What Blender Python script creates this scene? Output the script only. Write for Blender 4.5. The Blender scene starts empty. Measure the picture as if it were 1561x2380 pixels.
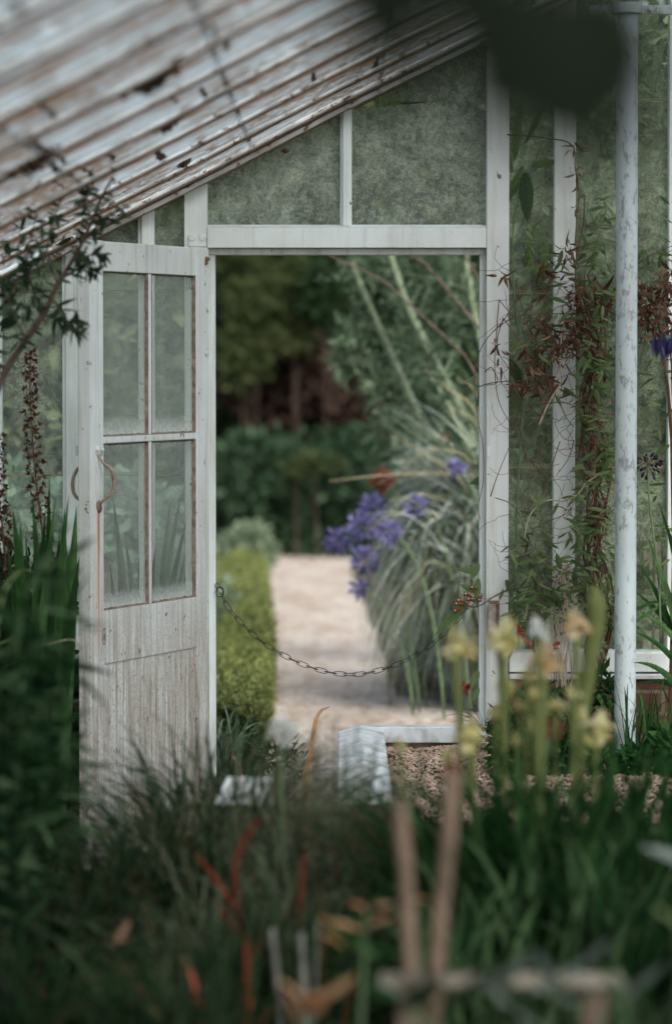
import bpy, math, random
from mathutils import Vector, Matrix, noise
R = math.radians
rnd = random.Random(7)
sc = bpy.context.scene
col = sc.collection

# ---------------------------------------------------------------- camera, sky, sun
F, CX, CY, VW = 8000.0, 780.5, 1190.0, 1561.0      # focal length in the measured picture's pixels
CAMY, CAMZ = -11.6, 1.64
PITCH = math.atan(355 / F)
cam = bpy.data.cameras.new('camera'); co = bpy.data.objects.new('camera', cam); col.objects.link(co)
co.location = (0, CAMY, CAMZ); co.rotation_euler = (R(90) - PITCH, 0, 0)
cam.sensor_fit = 'HORIZONTAL'; cam.sensor_width = 36; cam.lens = 36 * F / VW
cam.clip_start = 0.1; cam.clip_end = 500
cam.dof.use_dof = True; cam.dof.focus_distance = 11.35; cam.dof.aperture_fstop = cam.lens / 62
sc.camera = co
SUN_EL, SUN_AZ = 46, 160       # azimuth the light comes from, degrees clockwise from +Y
w = bpy.data.worlds.new('World'); sc.world = w; w.use_nodes = True
nt = w.node_tree; bg = nt.nodes['Background']
sky = nt.nodes.new('ShaderNodeTexSky'); sky.sky_type = 'NISHITA'; sky.sun_disc = False
sky.sun_elevation = R(SUN_EL); sky.sun_rotation = R(SUN_AZ); sky.air_density = 1.0; sky.dust_density = 4.0; sky.ozone_density = 1.0
hs = nt.nodes.new('ShaderNodeHueSaturation'); hs.inputs['Saturation'].default_value = .66     # thin cloud greys the blue
nt.links.new(sky.outputs[0], hs.inputs['Color']); nt.links.new(hs.outputs[0], bg.inputs[0]); bg.inputs[1].default_value = 0.13
sl = bpy.data.lights.new('sun', 'SUN'); so = bpy.data.objects.new('sun', sl); col.objects.link(so)
sl.energy = 1.6; sl.angle = R(20); sl.color = (1, .95, .88)
sdir = Vector((math.sin(R(SUN_AZ)) * math.cos(R(SUN_EL)), math.cos(R(SUN_AZ)) * math.cos(R(SUN_EL)), math.sin(R(SUN_EL))))
so.rotation_euler = sdir.to_track_quat('Z', 'Y').to_euler(); so.location = (-5, -5, 8)
sc.view_settings.view_transform = 'Standard'; sc.view_settings.look = 'None'; sc.view_settings.gamma = 1
sc.view_settings.exposure = 1.3
sc.cycles.use_denoising = True
sc.cycles.max_bounces = 8; sc.cycles.diffuse_bounces = 4; sc.cycles.transparent_max_bounces = 16
sc.cycles.caustics_reflective = False; sc.cycles.caustics_refractive = False

# ---------------------------------------------------------------- helpers
CP, SP = math.cos(PITCH), math.sin(PITCH)
def at(px, py, y=0.0):
    """world point seen at pixel (px, py) on the plane Y = y"""
    u = (px - CX) / F; v = -(py - CY) / F
    dy = CP + v * SP; dz = v * CP - SP
    t = (y - CAMY) / dy
    return Vector((u * t, y, CAMZ + dz * t))

def tag(o, label=None, cat=None, group=None, kind=None):
    if label: o['label'] = label
    if cat: o['category'] = cat
    if group: o['group'] = group
    if kind: o['kind'] = kind
    return o

def empty(name, loc, label=None, cat=None, group=None, rz=0, parent=None):
    o = bpy.data.objects.new(name, None); col.objects.link(o)
    o.location = loc; o.rotation_euler = (0, 0, rz); o.empty_display_size = .1
    if parent: o.parent = parent
    return tag(o, label, cat, group)

class MB:
    def __init__(s): s.v = []; s.f = []; s.m = []
    def add(s, vs, fs, m=0):
        b = len(s.v); s.v += [tuple(p) for p in vs]
        for q in fs: s.f.append(tuple(b + i for i in q)); s.m.append(m)
    def box(s, x0, x1, y0, y1, z0, z1, m=0):
        s.add([(x0,y0,z0),(x1,y0,z0),(x1,y1,z0),(x0,y1,z0),(x0,y0,z1),(x1,y0,z1),(x1,y1,z1),(x0,y1,z1)],
              [(0,3,2,1),(4,5,6,7),(0,1,5,4),(1,2,6,5),(2,3,7,6),(3,0,4,7)], m)
    def tube(s, pts, r0, r1=None, n=6, m=0, closed=False):
        pts = [Vector(p) for p in pts]
        if r1 is None: r1 = r0
        N = len(pts); base = len(s.v); prev = None
        for i, p in enumerate(pts):
            if closed: t = pts[(i+1) % N] - pts[i-1]
            else: t = pts[min(i+1, N-1)] - pts[max(i-1, 0)]
            if t.length < 1e-9: t = Vector((0, 0, 1))
            t.normalize()
            if prev is None: a = t.orthogonal().normalized()
            else:
                a = prev - t * prev.dot(t)
                a = a.normalized() if a.length > 1e-6 else t.orthogonal().normalized()
            prev = a; b = t.cross(a)
            if callable(r0): r = r0(i / max(1, N-1))
            else: r = r0 + (r1 - r0) * i / max(1, N-1)
            for k in range(n):
                an = 2 * math.pi * k / n
                s.v.append(tuple(p + (a * math.cos(an) + b * math.sin(an)) * r))
        L = N if closed else N - 1
        for i in range(L):
            j = (i + 1) % N
            for k in range(n):
                k2 = (k + 1) % n
                s.f.append((base+i*n+k, base+i*n+k2, base+j*n+k2, base+j*n+k)); s.m.append(m)
        if not closed:
            s.f.append(tuple(base + k for k in range(n))[::-1]); s.m.append(m)
            s.f.append(tuple(base + (N-1)*n + k for k in range(n))); s.m.append(m)
    def blade(s, pts, width, side, m=0, prof=None, fold=.18):
        """long leaf along pts; side = rough sideways direction; prof(t) -> width share"""
        pts = [Vector(p) for p in pts]; N = len(pts); base = len(s.v)
        for i, p in enumerate(pts):
            t = (pts[min(i+1, N-1)] - pts[max(i-1, 0)]).normalized()
            sd = side - t * side.dot(t)
            sd = sd.normalized() if sd.length > 1e-4 else t.orthogonal().normalized()
            nn = t.cross(sd); q = i / (N-1)
            wd = width * (prof(q) if prof else (1 - q**2.2) * .9 + .04) * .5
            s.v += [tuple(p - sd*wd + nn*wd*fold*2), tuple(p), tuple(p + sd*wd + nn*wd*fold*2)]
        for i in range(N-1):
            a = base + i*3
            s.f += [(a, a+1, a+4, a+3), (a+1, a+2, a+5, a+4)]; s.m += [m, m]
    def leaf(s, p, d, nrm, L, W, m=0, bend=.15, n=5):
        """lance-shaped leaf from p along d"""
        d = Vector(d).normalized(); nrm = Vector(nrm); sd = d.cross(nrm)
        if sd.length < 1e-4: sd = d.orthogonal()
        sd.normalize(); up = sd.cross(d)
        pts = [Vector(p) + d * L * (i/n) - up * L * bend * (i/n)**2 for i in range(n+1)]
        s.blade(pts, W, sd, m, prof=lambda q: max(.03, math.sin(math.pi * min(1, q*.93+.07))**.8 * (1 - .25*q)))
    def quadleaf(s, p, d, L, W, m=0):
        d = Vector(d).normalized(); sd = d.orthogonal().normalized()
        sd = Matrix.Rotation(rnd.uniform(0, 6.28), 3, d) @ sd
        p = Vector(p)
        s.add([p, p + d*L*.45 + sd*W*.5, p + d*L, p + d*L*.45 - sd*W*.5], [(0,1,2,3)], m)
    def build(s, name, mats, parent=None, smooth=False, bevel=0, local=False, sub=0):
        me = bpy.data.meshes.new(name); o = bpy.data.objects.new(name, me); col.objects.link(o)
        v = s.v
        if parent is None or local: off = Vector((0, 0, 0))
        else:
            off = Vector(parent.location); q = parent.parent
            while q: off = off + q.location; q = q.parent
        if parent is None and not local and v:
            xs = [p[0] for p in v]; ys = [p[1] for p in v]; zs = [p[2] for p in v]
            off = Vector(((min(xs)+max(xs))/2, (min(ys)+max(ys))/2, min(zs))); o.location = off
        if off.length: v = [(p[0]-off.x, p[1]-off.y, p[2]-off.z) for p in v]
        me.from_pydata(v, [], s.f)
        for mt in (mats if isinstance(mats, (list, tuple)) else [mats]): me.materials.append(mt)
        me.polygons.foreach_set('material_index', s.m)
        if smooth: me.polygons.foreach_set('use_smooth', [True] * len(s.f))
        me.update()
        if parent: o.parent = parent
        if bevel:
            b = o.modifiers.new('bevel', 'BEVEL'); b.width = bevel; b.segments = 2; b.limit_method = 'ANGLE'
        if sub:
            b = o.modifiers.new('sub', 'SUBSURF'); b.levels = b.render_levels = sub
        return o

def bez(p0, p1, p2, n=8):
    p0, p1, p2 = Vector(p0), Vector(p1), Vector(p2)
    return [(1-t)**2*p0 + 2*t*(1-t)*p1 + t*t*p2 for t in [i/n for i in range(n+1)]]
def smooth_path(pts, k=4):
    pts = [Vector(p) for p in pts]
    if len(pts) < 3: return pts
    P = [pts[0]*2 - pts[1]] + pts + [pts[-1]*2 - pts[-2]]; out = []
    for i in range(1, len(P)-2):
        a, b, c, d = P[i-1], P[i], P[i+1], P[i+2]
        for j in range(k):
            t = j / k
            out.append(.5*((2*b) + (c-a)*t + (2*a-5*b+4*c-d)*t*t + (3*b-a-3*c+d)*t**3))
    out.append(pts[-1]); return out
def ru(a, b): return rnd.uniform(a, b)
def rdir(up=0.0):
    v = Vector((rnd.gauss(0, 1), rnd.gauss(0, 1), rnd.gauss(0, 1))).normalized()
    v.z += up
    return v.normalized()

# ---------------------------------------------------------------- materials
class NT:
    def __init__(s, name):
        s.mat = bpy.data.materials.new(name); s.mat.use_nodes = True
        s.t = s.mat.node_tree; s.t.nodes.clear()
        s.out = s.n('ShaderNodeOutputMaterial')
    def n(s, ty, **kw):
        nd = s.t.nodes.new(ty)
        for k, v in kw.items():
            if k in nd.inputs: s.set(nd.inputs[k], v)
            else: setattr(nd, k, v)
        return nd
    def set(s, inp, v):
        if isinstance(v, bpy.types.NodeSocket): s.t.links.new(v, inp)
        elif isinstance(v, (tuple, list)) and len(v) == 3 and inp.type == 'RGBA': inp.default_value = (*v, 1)
        else: inp.default_value = v
    def coord(s, scale=(1,1,1), kind='Object'):
        tc = s.n('ShaderNodeTexCoord'); mp = s.n('ShaderNodeMapping')
        s.set(mp.inputs['Vector'], tc.outputs[kind]); mp.inputs['Scale'].default_value = scale
        return mp.outputs[0]
    def noise(s, scale, detail=4, rough=.55, vec=None, dist=0):
        nd = s.n('ShaderNodeTexNoise'); nd.inputs['Scale'].default_value = scale
        nd.inputs['Detail'].default_value = detail; nd.inputs['Roughness'].default_value = rough
        nd.inputs['Distortion'].default_value = dist
        if vec is not None: s.set(nd.inputs['Vector'], vec)
        return nd.outputs['Fac']
    def ramp(s, fac, stops, interp='LINEAR'):
        nd = s.n('ShaderNodeValToRGB'); cr = nd.color_ramp; cr.interpolation = interp
        while len(cr.elements) < len(stops): cr.elements.new(.5)
        for e, (p, c) in zip(cr.elements, stops):
            e.position = p; e.color = (*c, 1) if isinstance(c, (tuple, list)) else (c, c, c, 1)
        s.set(nd.inputs[0], fac); return nd.outputs[0]
    def mix(s, fac, a, b, blend='MIX'):
        nd = s.n('ShaderNodeMix', data_type='RGBA', blend_type=blend)
        s.set(nd.inputs[0], fac); s.set(nd.inputs[6], a); s.set(nd.inputs[7], b); return nd.outputs[2]
    def math(s, op, a, b=0.0, clamp=False):
        nd = s.n('ShaderNodeMath', operation=op, use_clamp=clamp)
        s.set(nd.inputs[0], a); s.set(nd.inputs[1], b); return nd.outputs[0]
    def bump(s, h, strength=.3, dist=.01):
        nd = s.n('ShaderNodeBump'); nd.inputs['Strength'].default_value = strength; nd.inputs['Distance'].default_value = dist
        s.set(nd.inputs['Height'], h); return nd.outputs[0]
    def pbsdf(s, base, rough=.6, normal=None, metal=0, spec=.4):
        nd = s.n('ShaderNodeBsdfPrincipled'); s.set(nd.inputs['Base Color'], base); s.set(nd.inputs['Roughness'], rough)
        nd.inputs['Metallic'].default_value = metal; nd.inputs['Specular IOR Level'].default_value = spec
        if normal is not None: s.set(nd.inputs['Normal'], normal)
        return nd.outputs[0]
    def mixs(s, fac, a, b):
        nd = s.n('ShaderNodeMixShader'); s.set(nd.inputs[0], fac); s.set(nd.inputs[1], a); s.set(nd.inputs[2], b); return nd.outputs[0]
    def done(s, sh): s.set(s.out.inputs['Surface'], sh); return s.mat

def leafmat(name, cols, trans=.3, rough=.65, spec=.04, spots=None):
    N = NT(name); g = N.n('ShaderNodeNewGeometry'); r = g.outputs['Random Per Island']
    k = len(cols)
    c = N.ramp(r, [(i/(max(1, k-1)), cc) for i, cc in enumerate(cols)])
    v = N.noise(14, 3)
    c = N.mix(N.ramp(v, [(.35, 0.0), (.7, .55)]), c, tuple(x*.55 for x in cols[0]))
    if spots: c = N.mix(N.ramp(N.noise(30, 2), [(.62, 0.0), (.68, .8)]), c, spots)
    p = N.pbsdf(c, rough, spec=spec)
    t = N.n('ShaderNodeBsdfTranslucent'); N.set(t.inputs[0], c)
    return N.done(N.mixs(trans, p, t.outputs[0]))

def plain(name, c1, c2, scale=20, rough=.7, bump=.2, metal=0, spec=.3):
    N = NT(name); v = N.noise(scale, 5, .65, N.coord())
    return N.done(N.pbsdf(N.ramp(v, [(.3, c1), (.7, c2)]), rough, N.bump(v, bump, .004), metal, spec))

def paint(name, white=(.72,.80,.80), dirt=.35, chips=.62, streak=(26,26,1.6), dirtcol=(.22,.17,.12), low=None):
    """old white paint: soft grime, thin vertical streaks, small chips; low = extra grime below a height"""
    N = NT(name); oc = N.coord()
    big = N.noise(3.2, 5, .6, oc)
    c = N.mix(N.ramp(big, [(.36, 0.0), (.70, .55)]), white, (.50,.50,.44))
    st = N.noise(1.0, 6, .7, N.coord(streak))
    c = N.mix(N.math('MULTIPLY', N.ramp(st, [(.50, 0.0), (.74, 1.0)]), dirt), c, dirtcol)
    if low:
        z = N.n('ShaderNodeSeparateXYZ'); N.set(z.inputs[0], N.coord())
        k = N.math('MULTIPLY', N.math('SUBTRACT', low[0], z.outputs[2]), low[1], True)
        st2 = N.noise(1.0, 8, .8, N.coord((60, 60, 3.5)), .4)
        g = N.math('MULTIPLY', k, N.ramp(st2, [(.40, .15), (.62, .9)]))
        c = N.mix(g, c, (.27,.20,.13))
        sp = N.noise(90, 4, .8, N.coord())
        c = N.mix(N.math('MULTIPLY', k, N.ramp(sp, [(.52, 0.0), (.62, .55)])), c, (.16,.14,.09))
    fine = N.noise(160, 3, .7, oc)
    c = N.mix(N.ramp(fine, [(.60, 0.0), (.72, .35)]), c, (.30,.27,.22))
    ch = N.noise(22, 7, .75, oc)
    chm = N.ramp(ch, [(chips, 0.0), (chips+.015, 1.0)])
    c = N.mix(chm, c, (.19,.13,.09))
    h = N.math('SUBTRACT', N.math('MULTIPLY', fine, .3), chm)
    return N.done(N.pbsdf(c, .55, N.bump(h, .35, .0015), spec=.35))

def glassmat(name, grime=.5, gcol=(.20,.25,.19), scale=5, tint=(.84,.90,.85), fine=.42, big=(.3, .35, .7)):
    """old pane: mostly see-through, under a film of dried algae in cracked mottles"""
    N = NT(name); oc = N.coord()
    a = N.noise(scale*.8, 7, .66, oc, .2); b = N.math('ADD', N.math('MULTIPLY', N.noise(scale*20, 8, .80, oc, .2), .55), N.math('MULTIPLY', N.noise(scale*6, 6, .7, oc, .6), .45)); d = N.noise(scale*40, 3, .7, oc)
    v = N.n('ShaderNodeTexVoronoi', feature='DISTANCE_TO_EDGE'); v.inputs['Scale'].default_value = scale*5
    wv = N.mix(.12, oc, N.n('ShaderNodeTexNoise', Scale=scale*4).outputs['Color'])
    N.set(v.inputs['Vector'], wv)
    crack = N.ramp(v.outputs['Distance'], [(0.0, 1.0), (.035, 0.0)])
    m = N.math('ADD', N.math('MULTIPLY', N.ramp(a, [(big[0], big[1]), (big[2], 1.0)]), grime), N.math('MULTIPLY', N.ramp(b, [(.38, -.5), (.62, .5)]), fine))
    m = N.math('ADD', m, N.math('MULTIPLY', N.ramp(d, [(.4, 0.0), (.7, 1.0)]), .12), True)
    gc = N.mix(N.ramp(b, [(.40, 0.0), (.58, 1.0)]), tuple(x*.55 for x in gcol), tuple(min(.85, x*1.25) for x in gcol))
    gc = N.mix(N.math('MULTIPLY', crack, .35), gc, (.05,.06,.04))
    tr = N.n('ShaderNodeBsdfTransparent'); tr.inputs[0].default_value = (*tint, 1)
    df = N.n('ShaderNodeBsdfDiffuse'); N.set(df.inputs[0], gc)
    tl = N.n('ShaderNodeBsdfTranslucent'); N.set(tl.inputs[0], gc)
    gl = N.n('ShaderNodeBsdfGlossy'); gl.inputs['Roughness'].default_value = .12
    fr = N.n('ShaderNodeFresnel'); fr.inputs[0].default_value = 1.3
    s = N.mixs(m, tr.outputs[0], N.mixs(.5, df.outputs[0], tl.outputs[0]))
    return N.done(N.mixs(N.math('MULTIPLY', N.math('MULTIPLY', fr.outputs[0], .5), N.math('SUBTRACT', 1.0, N.n('ShaderNodeNewGeometry').outputs['Backfacing'])), s, gl.outputs[0]))

M = {}
M['paint'] = paint('white_paint', (.74,.82,.82), .32, .66)
M['paint_dirty'] = paint('white_paint_dirty', (.68,.74,.74), .5, .64)
M['paint_door'] = paint('white_paint_door', (.71,.79,.79), .5, .62, low=(1.35, 1.2))
M['paint_roof'] = paint('white_paint_roof', (.74,.78,.80), .75, .57, (5,5,5), (.30,.20,.14))
M['putty'] = plain('old_putty', (.10,.065,.05), (.32,.25,.21), 40, .9, .6)
M['rust'] = plain('rusty_iron', (.10,.045,.025), (.34,.20,.13), 60, .8, .5)
M['roof_rust'] = plain('roof_bar_rust', (.05,.026,.016), (.20,.12,.08), 12, .9, .5)
M['handle'] = plain('flaking_handle_paint', (.12,.065,.04), (.46,.38,.31), 60, .6, .5)
M['dark_metal'] = plain('dark_iron', (.018,.018,.016), (.05,.045,.04), 60, .5, .3, .6)
M['moss'] = plain('dry_moss', (.03,.022,.012), (.13,.085,.045), 60, 1, 1)
M['soil'] = plain('soil', (.012,.010,.008), (.05,.038,.028), 8, 1, 1)
M['ground'] = plain('garden_soil', (.03,.028,.018), (.085,.07,.045), 3, 1, .6)
M['glass'] = glassmat('algae_glass', .56, (.53,.565,.475), 3.0, fine=.5, big=(.38, .05, .66))
M['glass_right'] = glassmat('streaked_glass', .42, (.58,.66,.48), 3, (.90,.95,.90), .16, (.45, .08, .66))
def dusty(name):
    N = NT(name); oc = N.coord(); z = N.n('ShaderNodeSeparateXYZ'); N.set(z.inputs[0], oc)
    a = N.noise(3, 5, .6, oc); f = N.noise(70, 5, .75, oc); s = N.noise(1, 5, .6, N.coord((30, 30, 2)))
    m = N.math('ADD', N.math('MULTIPLY', N.ramp(a, [(.3, 0.0), (.7, 1.0)]), .10), N.math('MULTIPLY', N.ramp(f, [(.4, 0.0), (.65, 1.0)]), .06))
    m = N.math('ADD', m, N.math('MULTIPLY', N.ramp(s, [(.4, 0.0), (.7, 1.0)]), .06))
    for zf in (dz(1381), dz(1003)):        # crust at the foot of each row of panes
        k = N.math('SUBTRACT', 1.0, N.math('ABSOLUTE', N.math('MULTIPLY', N.math('SUBTRACT', z.outputs[2], zf + .005), 18.0)), True)
        m = N.math('ADD', m, N.math('MULTIPLY', k, N.math('ADD', N.math('MULTIPLY', f, .9), .05)))
    m = N.math('ADD', m, .05, True)
    gc = N.mix(f, (.72,.78,.74), (.88,.90,.88))
    tr = N.n('ShaderNodeBsdfTransparent'); tr.inputs[0].default_value = (.95,.98,.96,1)
    df = N.n('ShaderNodeBsdfDiffuse'); N.set(df.inputs[0], gc); tl = N.n('ShaderNodeBsdfTranslucent'); N.set(tl.inputs[0], gc)
    gl = N.n('ShaderNodeBsdfGlossy'); gl.inputs['Roughness'].default_value = .08
    fr = N.n('ShaderNodeFresnel'); fr.inputs[0].default_value = 1.35
    return N.done(N.mixs(N.math('MULTIPLY', N.math('MULTIPLY', fr.outputs[0], .6), N.math('SUBTRACT', 1.0, N.n('ShaderNodeNewGeometry').outputs['Backfacing'])), N.mixs(m, tr.outputs[0], N.mixs(.45, df.outputs[0], tl.outputs[0])), gl.outputs[0]))

def roof_glass():
    N = NT('whitewashed_roof_glass'); oc = N.coord(); z = N.n('ShaderNodeSeparateXYZ'); N.set(z.inputs[0], oc)
    n1 = N.noise(7, 5, .7, oc)
    # dirt that gathers along the laps (every 0.42 m up the slope) and beside the bars (every 0.45 m)
    fx = N.math('FRACT', N.math('ADD', N.math('MULTIPLY', N.math('ADD', z.outputs[0], N.math('MULTIPLY', n1, .22)), 1/.42), 20.14))
    dx = N.math('ABSOLUTE', N.math('SUBTRACT', fx, .5))
    fy = N.math('FRACT', N.math('ADD', N.math('MULTIPLY', N.math('ADD', z.outputs[1], N.math('MULTIPLY', n1, .03)), 1/.62), 60.0))
    dy = N.math('ABSOLUTE', N.math('SUBTRACT', fy, .5))
    lap = N.math('MULTIPLY', N.ramp(dx, [(.015, 1.0), (.07, 0.0)]), N.ramp(N.noise(5, 4, .7, oc), [(.46, 0.0), (.54, 1.0)]))
    bar = N.math('MULTIPLY', N.ramp(dy, [(.32, 0.0), (.45, 1.0)]), N.ramp(N.noise(7, 6, .75, oc), [(.38, .25), (.52, 1.0)]))
    blot = N.ramp(N.noise(5, 7, .75, N.coord((1.6, 3.2, 1))), [(.50, 0.0), (.57, .9)])
    m = N.math('MAXIMUM', N.math('MAXIMUM', lap, bar), blot)
    c = N.mix(m, (.40,.485,.51), (.115,.07,.04))
    c = N.mix(N.ramp(N.noise(2, 4, .6, oc), [(.42, 0.0), (.62, .6)]), c, (.29,.33,.345))
    c = N.mix(N.math('MULTIPLY', N.ramp(N.noise(1.3, 6, .7, N.coord((1, .6, 1))), [(.44, 0.0), (.56, 1.0)]), N.ramp(N.noise(12, 5, .75, N.coord((3, 1, 1))), [(.40, 0.0), (.54, .85)])), c, (.13,.08,.045))
    tl = N.n('ShaderNodeBsdfTranslucent'); N.set(tl.inputs[0], c)
    df = N.n('ShaderNodeBsdfDiffuse'); N.set(df.inputs[0], c)
    tr = N.n('ShaderNodeBsdfTransparent'); tr.inputs[0].default_value = (.92,.97,1,1)
    s = N.mixs(.25, tl.outputs[0], df.outputs[0])
    return N.done(N.mixs(N.math('SUBTRACT', .30, N.math('MULTIPLY', m, .28)), s, tr.outputs[0]))
M['roof_glass'] = roof_glass()

def door_stain():   # rust run under the handle
    N = NT('rust_run'); oc = N.coord((90, 90, 2))
    n1 = N.noise(1, 4, .6, oc)
    return N.done(N.pbsdf(N.ramp(n1, [(.3, (.36,.15,.06)), (.7, (.62,.42,.28))]), .8))
M['rust_run'] = door_stain()

def brick():
    N = NT('old_red_brick'); b = N.n('ShaderNodeTexBrick'); N.set(b.inputs['Vector'], N.coord((1,1,1)))
    tc = N.n('ShaderNodeTexCoord'); z = N.n('ShaderNodeSeparateXYZ'); N.set(z.inputs[0], tc.outputs['Object'])
    cb = N.n('ShaderNodeCombineXYZ'); N.set(cb.inputs[0], N.math('ADD', z.outputs[0], z.outputs[1])); N.set(cb.inputs[1], z.outputs[2]); N.set(b.inputs['Vector'], cb.outputs[0])
    b.inputs['Scale'].default_value = 1; b.inputs['Brick Width'].default_value = .225; b.inputs['Row Height'].default_value = .075
    b.inputs['Mortar Size'].default_value = .006
    b.inputs['Color1'].default_value = (.20,.07,.045,1); b.inputs['Color2'].default_value = (.11,.04,.03,1); b.inputs['Mortar'].default_value = (.18,.16,.13,1)
    v = N.noise(30, 5, .7, N.coord())
    c = N.mix(N.ramp(v, [(.4, 0.0), (.7, .7)]), b.outputs[0], (.05,.045,.03))
    return N.done(N.pbsdf(c, .9, N.bump(v, .5, .005)))
M['brick'] = brick()

def gravel(name, cols, sc_=55):
    N = NT(name); oc = N.coord()
    v = N.n('ShaderNodeTexVoronoi'); v.inputs['Scale'].default_value = sc_; N.set(v.inputs['Vector'], oc)
    sp = N.n('ShaderNodeSeparateColor'); N.set(sp.inputs[0], v.outputs['Color'])
    c = N.ramp(sp.outputs[0], [(i/(len(cols)-1), q) for i, q in enumerate(cols)])
    big = N.noise(1.6, 6, .7, N.coord((2, .7, 1)))
    c = N.mix(N.ramp(big, [(.45, 0.0), (.62, .7)]), c, (.19,.14,.10))
    lit = N.noise(9, 5, .7, N.coord((1.6, .6, 1)))
    c = N.mix(N.ramp(lit, [(.52, 0.0), (.60, .6)]), c, (.17,.11,.07))
    return N.done(N.pbsdf(c, .9, N.bump(v.outputs['Distance'], .8, .01)))
M['path'] = gravel('pale_gravel', [(.29,.262,.22), (.37,.338,.292), (.44,.41,.365), (.17,.14,.11)], 32)
M['pebble'] = leafmat('bed_pebbles', [(.46,.33,.25), (.60,.48,.38), (.34,.22,.16), (.66,.56,.48)], 0, .9)
def stone():
    N = NT('painted_coping'); oc = N.coord(); v = N.noise(9, 7, .7, oc)
    c = N.ramp(v, [(.36, (.40,.41,.37)), (.5, (.66,.72,.73)), (.7, (.76,.83,.85))])
    c = N.mix(N.ramp(N.noise(30, 6, .75, oc), [(.62, 0.0), (.70, .6)]), c, (.30,.28,.23))
    return N.done(N.pbsdf(c, .7, N.bump(N.noise(70, 5, .7, oc), .4, .002)))
M['coping'] = stone()
def colpaint():
    N = NT('flaking_column_paint'); oc = N.coord((1,1,.45))
    a = N.noise(46, 7, .75, oc); b = N.noise(5, 4, .6, oc)
    m = N.ramp(N.math('ADD', a, N.math('MULTIPLY', b, .35)), [(.71, 0.0), (.78, .7)])
    c = N.mix(m, N.ramp(b, [(.35, (.46,.56,.57)), (.65, (.40,.46,.47))]), (.14,.16,.16))
    return N.done(N.pbsdf(c, .5, N.bump(m, -.4, .002)))
M['column'] = colpaint()

# leaves and flowers
M['g_dark'] = leafmat('dark_foliage', [(.010,.022,.012), (.022,.05,.022), (.045,.08,.03)])
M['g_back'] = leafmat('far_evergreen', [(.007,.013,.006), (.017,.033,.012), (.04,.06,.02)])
M['g_yellow'] = leafmat('yellow_green_foliage', [(.03,.05,.018), (.07,.095,.036), (.12,.145,.065)], .4)
M['g_copper'] = leafmat('copper_foliage', [(.018,.011,.008), (.042,.026,.02), (.14,.09,.075), (.02,.02,.012)])
M['g_blue'] = leafmat('blue_green_foliage', [(.012,.030,.015), (.035,.072,.036), (.085,.14,.085), (.02,.04,.02)])
M['g_silver'] = leafmat('silver_foliage', [(.09,.15,.08), (.19,.26,.16), (.34,.41,.30), (.12,.17,.09)], .35)
M['g_hedge'] = leafmat('box_leaves', [(.09,.135,.035), (.20,.26,.075), (.36,.40,.15), (.15,.145,.06), (.05,.07,.02)], .4)
M['g_grass'] = leafmat('blue_grey_grass', [(.07,.12,.08), (.22,.31,.24), (.45,.55,.48), (.70,.77,.72), (.38,.37,.22), (.04,.07,.04)], .35)
M['g_straw'] = leafmat('straw_blades', [(.40,.34,.19), (.55,.48,.30), (.30,.22,.12)], .3)
M['g_sword'] = leafmat('sword_leaves', [(.015,.05,.014), (.045,.12,.035), (.13,.24,.09)], .35, .4)
M['g_fore'] = leafmat('foreground_grass', [(.003,.014,.005), (.010,.038,.012), (.045,.10,.04), (.006,.02,.008), (.09,.13,.07), (.012,.045,.018), (.13,.085,.04)], .25)
M['g_soft'] = leafmat('grey_heath_needles', [(.055,.10,.05), (.13,.21,.11), (.29,.38,.25), (.09,.13,.07)], .3)
M['g_mid'] = leafmat('mid_green_leaves', [(.008,.036,.010), (.024,.085,.024), (.085,.18,.06)], .35)
M['g_vine'] = leafmat('vine_leaves', [(.06,.11,.04), (.14,.20,.08), (.22,.28,.14)], .45)
M['g_pale'] = leafmat('pale_grey_leaves', [(.14,.18,.15), (.24,.29,.26), (.10,.13,.09)], .3)
M['g_branch'] = leafmat('branch_leaves', [(.02,.045,.025), (.05,.09,.045), (.11,.16,.09)], .4)
M['dry'] = leafmat('dried_leaves', [(.09,.045,.028), (.17,.095,.06), (.30,.19,.13), (.05,.028,.02)], .3, .7, spots=(.03,.015,.01))
M['seed'] = leafmat('seed_heads', [(.045,.018,.014), (.10,.045,.03), (.16,.08,.05)], .1, .8)
M['stem_brown'] = plain('brown_stem', (.045,.022,.015), (.15,.08,.055), 60, .8)
M['stem_pale'] = plain('pale_stem', (.30,.25,.18), (.50,.44,.34), 60, .8)
M['stem_green'] = plain('green_stem', (.06,.11,.05), (.16,.23,.12), 30, .6)
M['stem_silver'] = plain('silver_stem', (.13,.18,.11), (.23,.28,.18), 20, .7)
M['bark'] = plain('bark', (.045,.032,.024), (.14,.10,.08), 30, .9, .6)
M['stalk'] = plain('bamboo_stalk', (.09,.065,.045), (.21,.155,.11), 14, .7)
M['red_stem'] = plain('red_stem', (.22,.035,.02), (.40,.09,.05), 20, .6)
M['purple'] = leafmat('purple_petals', [(.13,.12,.27), (.21,.20,.42), (.32,.30,.54)], .4)
M['purple_dark'] = leafmat('dark_purple_buds', [(.012,.012,.02), (.03,.03,.05), (.06,.05,.07)], .1)
M['red'] = leafmat('red_petals', [(.34,.01,.02), (.55,.03,.04)], .4)
M['redorange'] = leafmat('orange_red_petals', [(.24,.055,.03), (.36,.12,.07), (.18,.035,.025)], .4)
M['yellow'] = leafmat('yellow_petals', [(.74,.68,.28), (.84,.78,.46), (.88,.85,.62), (.56,.56,.18)], .45)
M['peach'] = leafmat('peach_petals', [(.64,.42,.18), (.80,.64,.38), (.84,.76,.54)], .45)
M['white'] = leafmat('white_petals', [(.70,.74,.70), (.85,.88,.84)], .4)
M['pitcher'] = leafmat('pitcher_tubes', [(.14,.17,.06), (.26,.31,.12), (.20,.25,.10)], .4)
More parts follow.
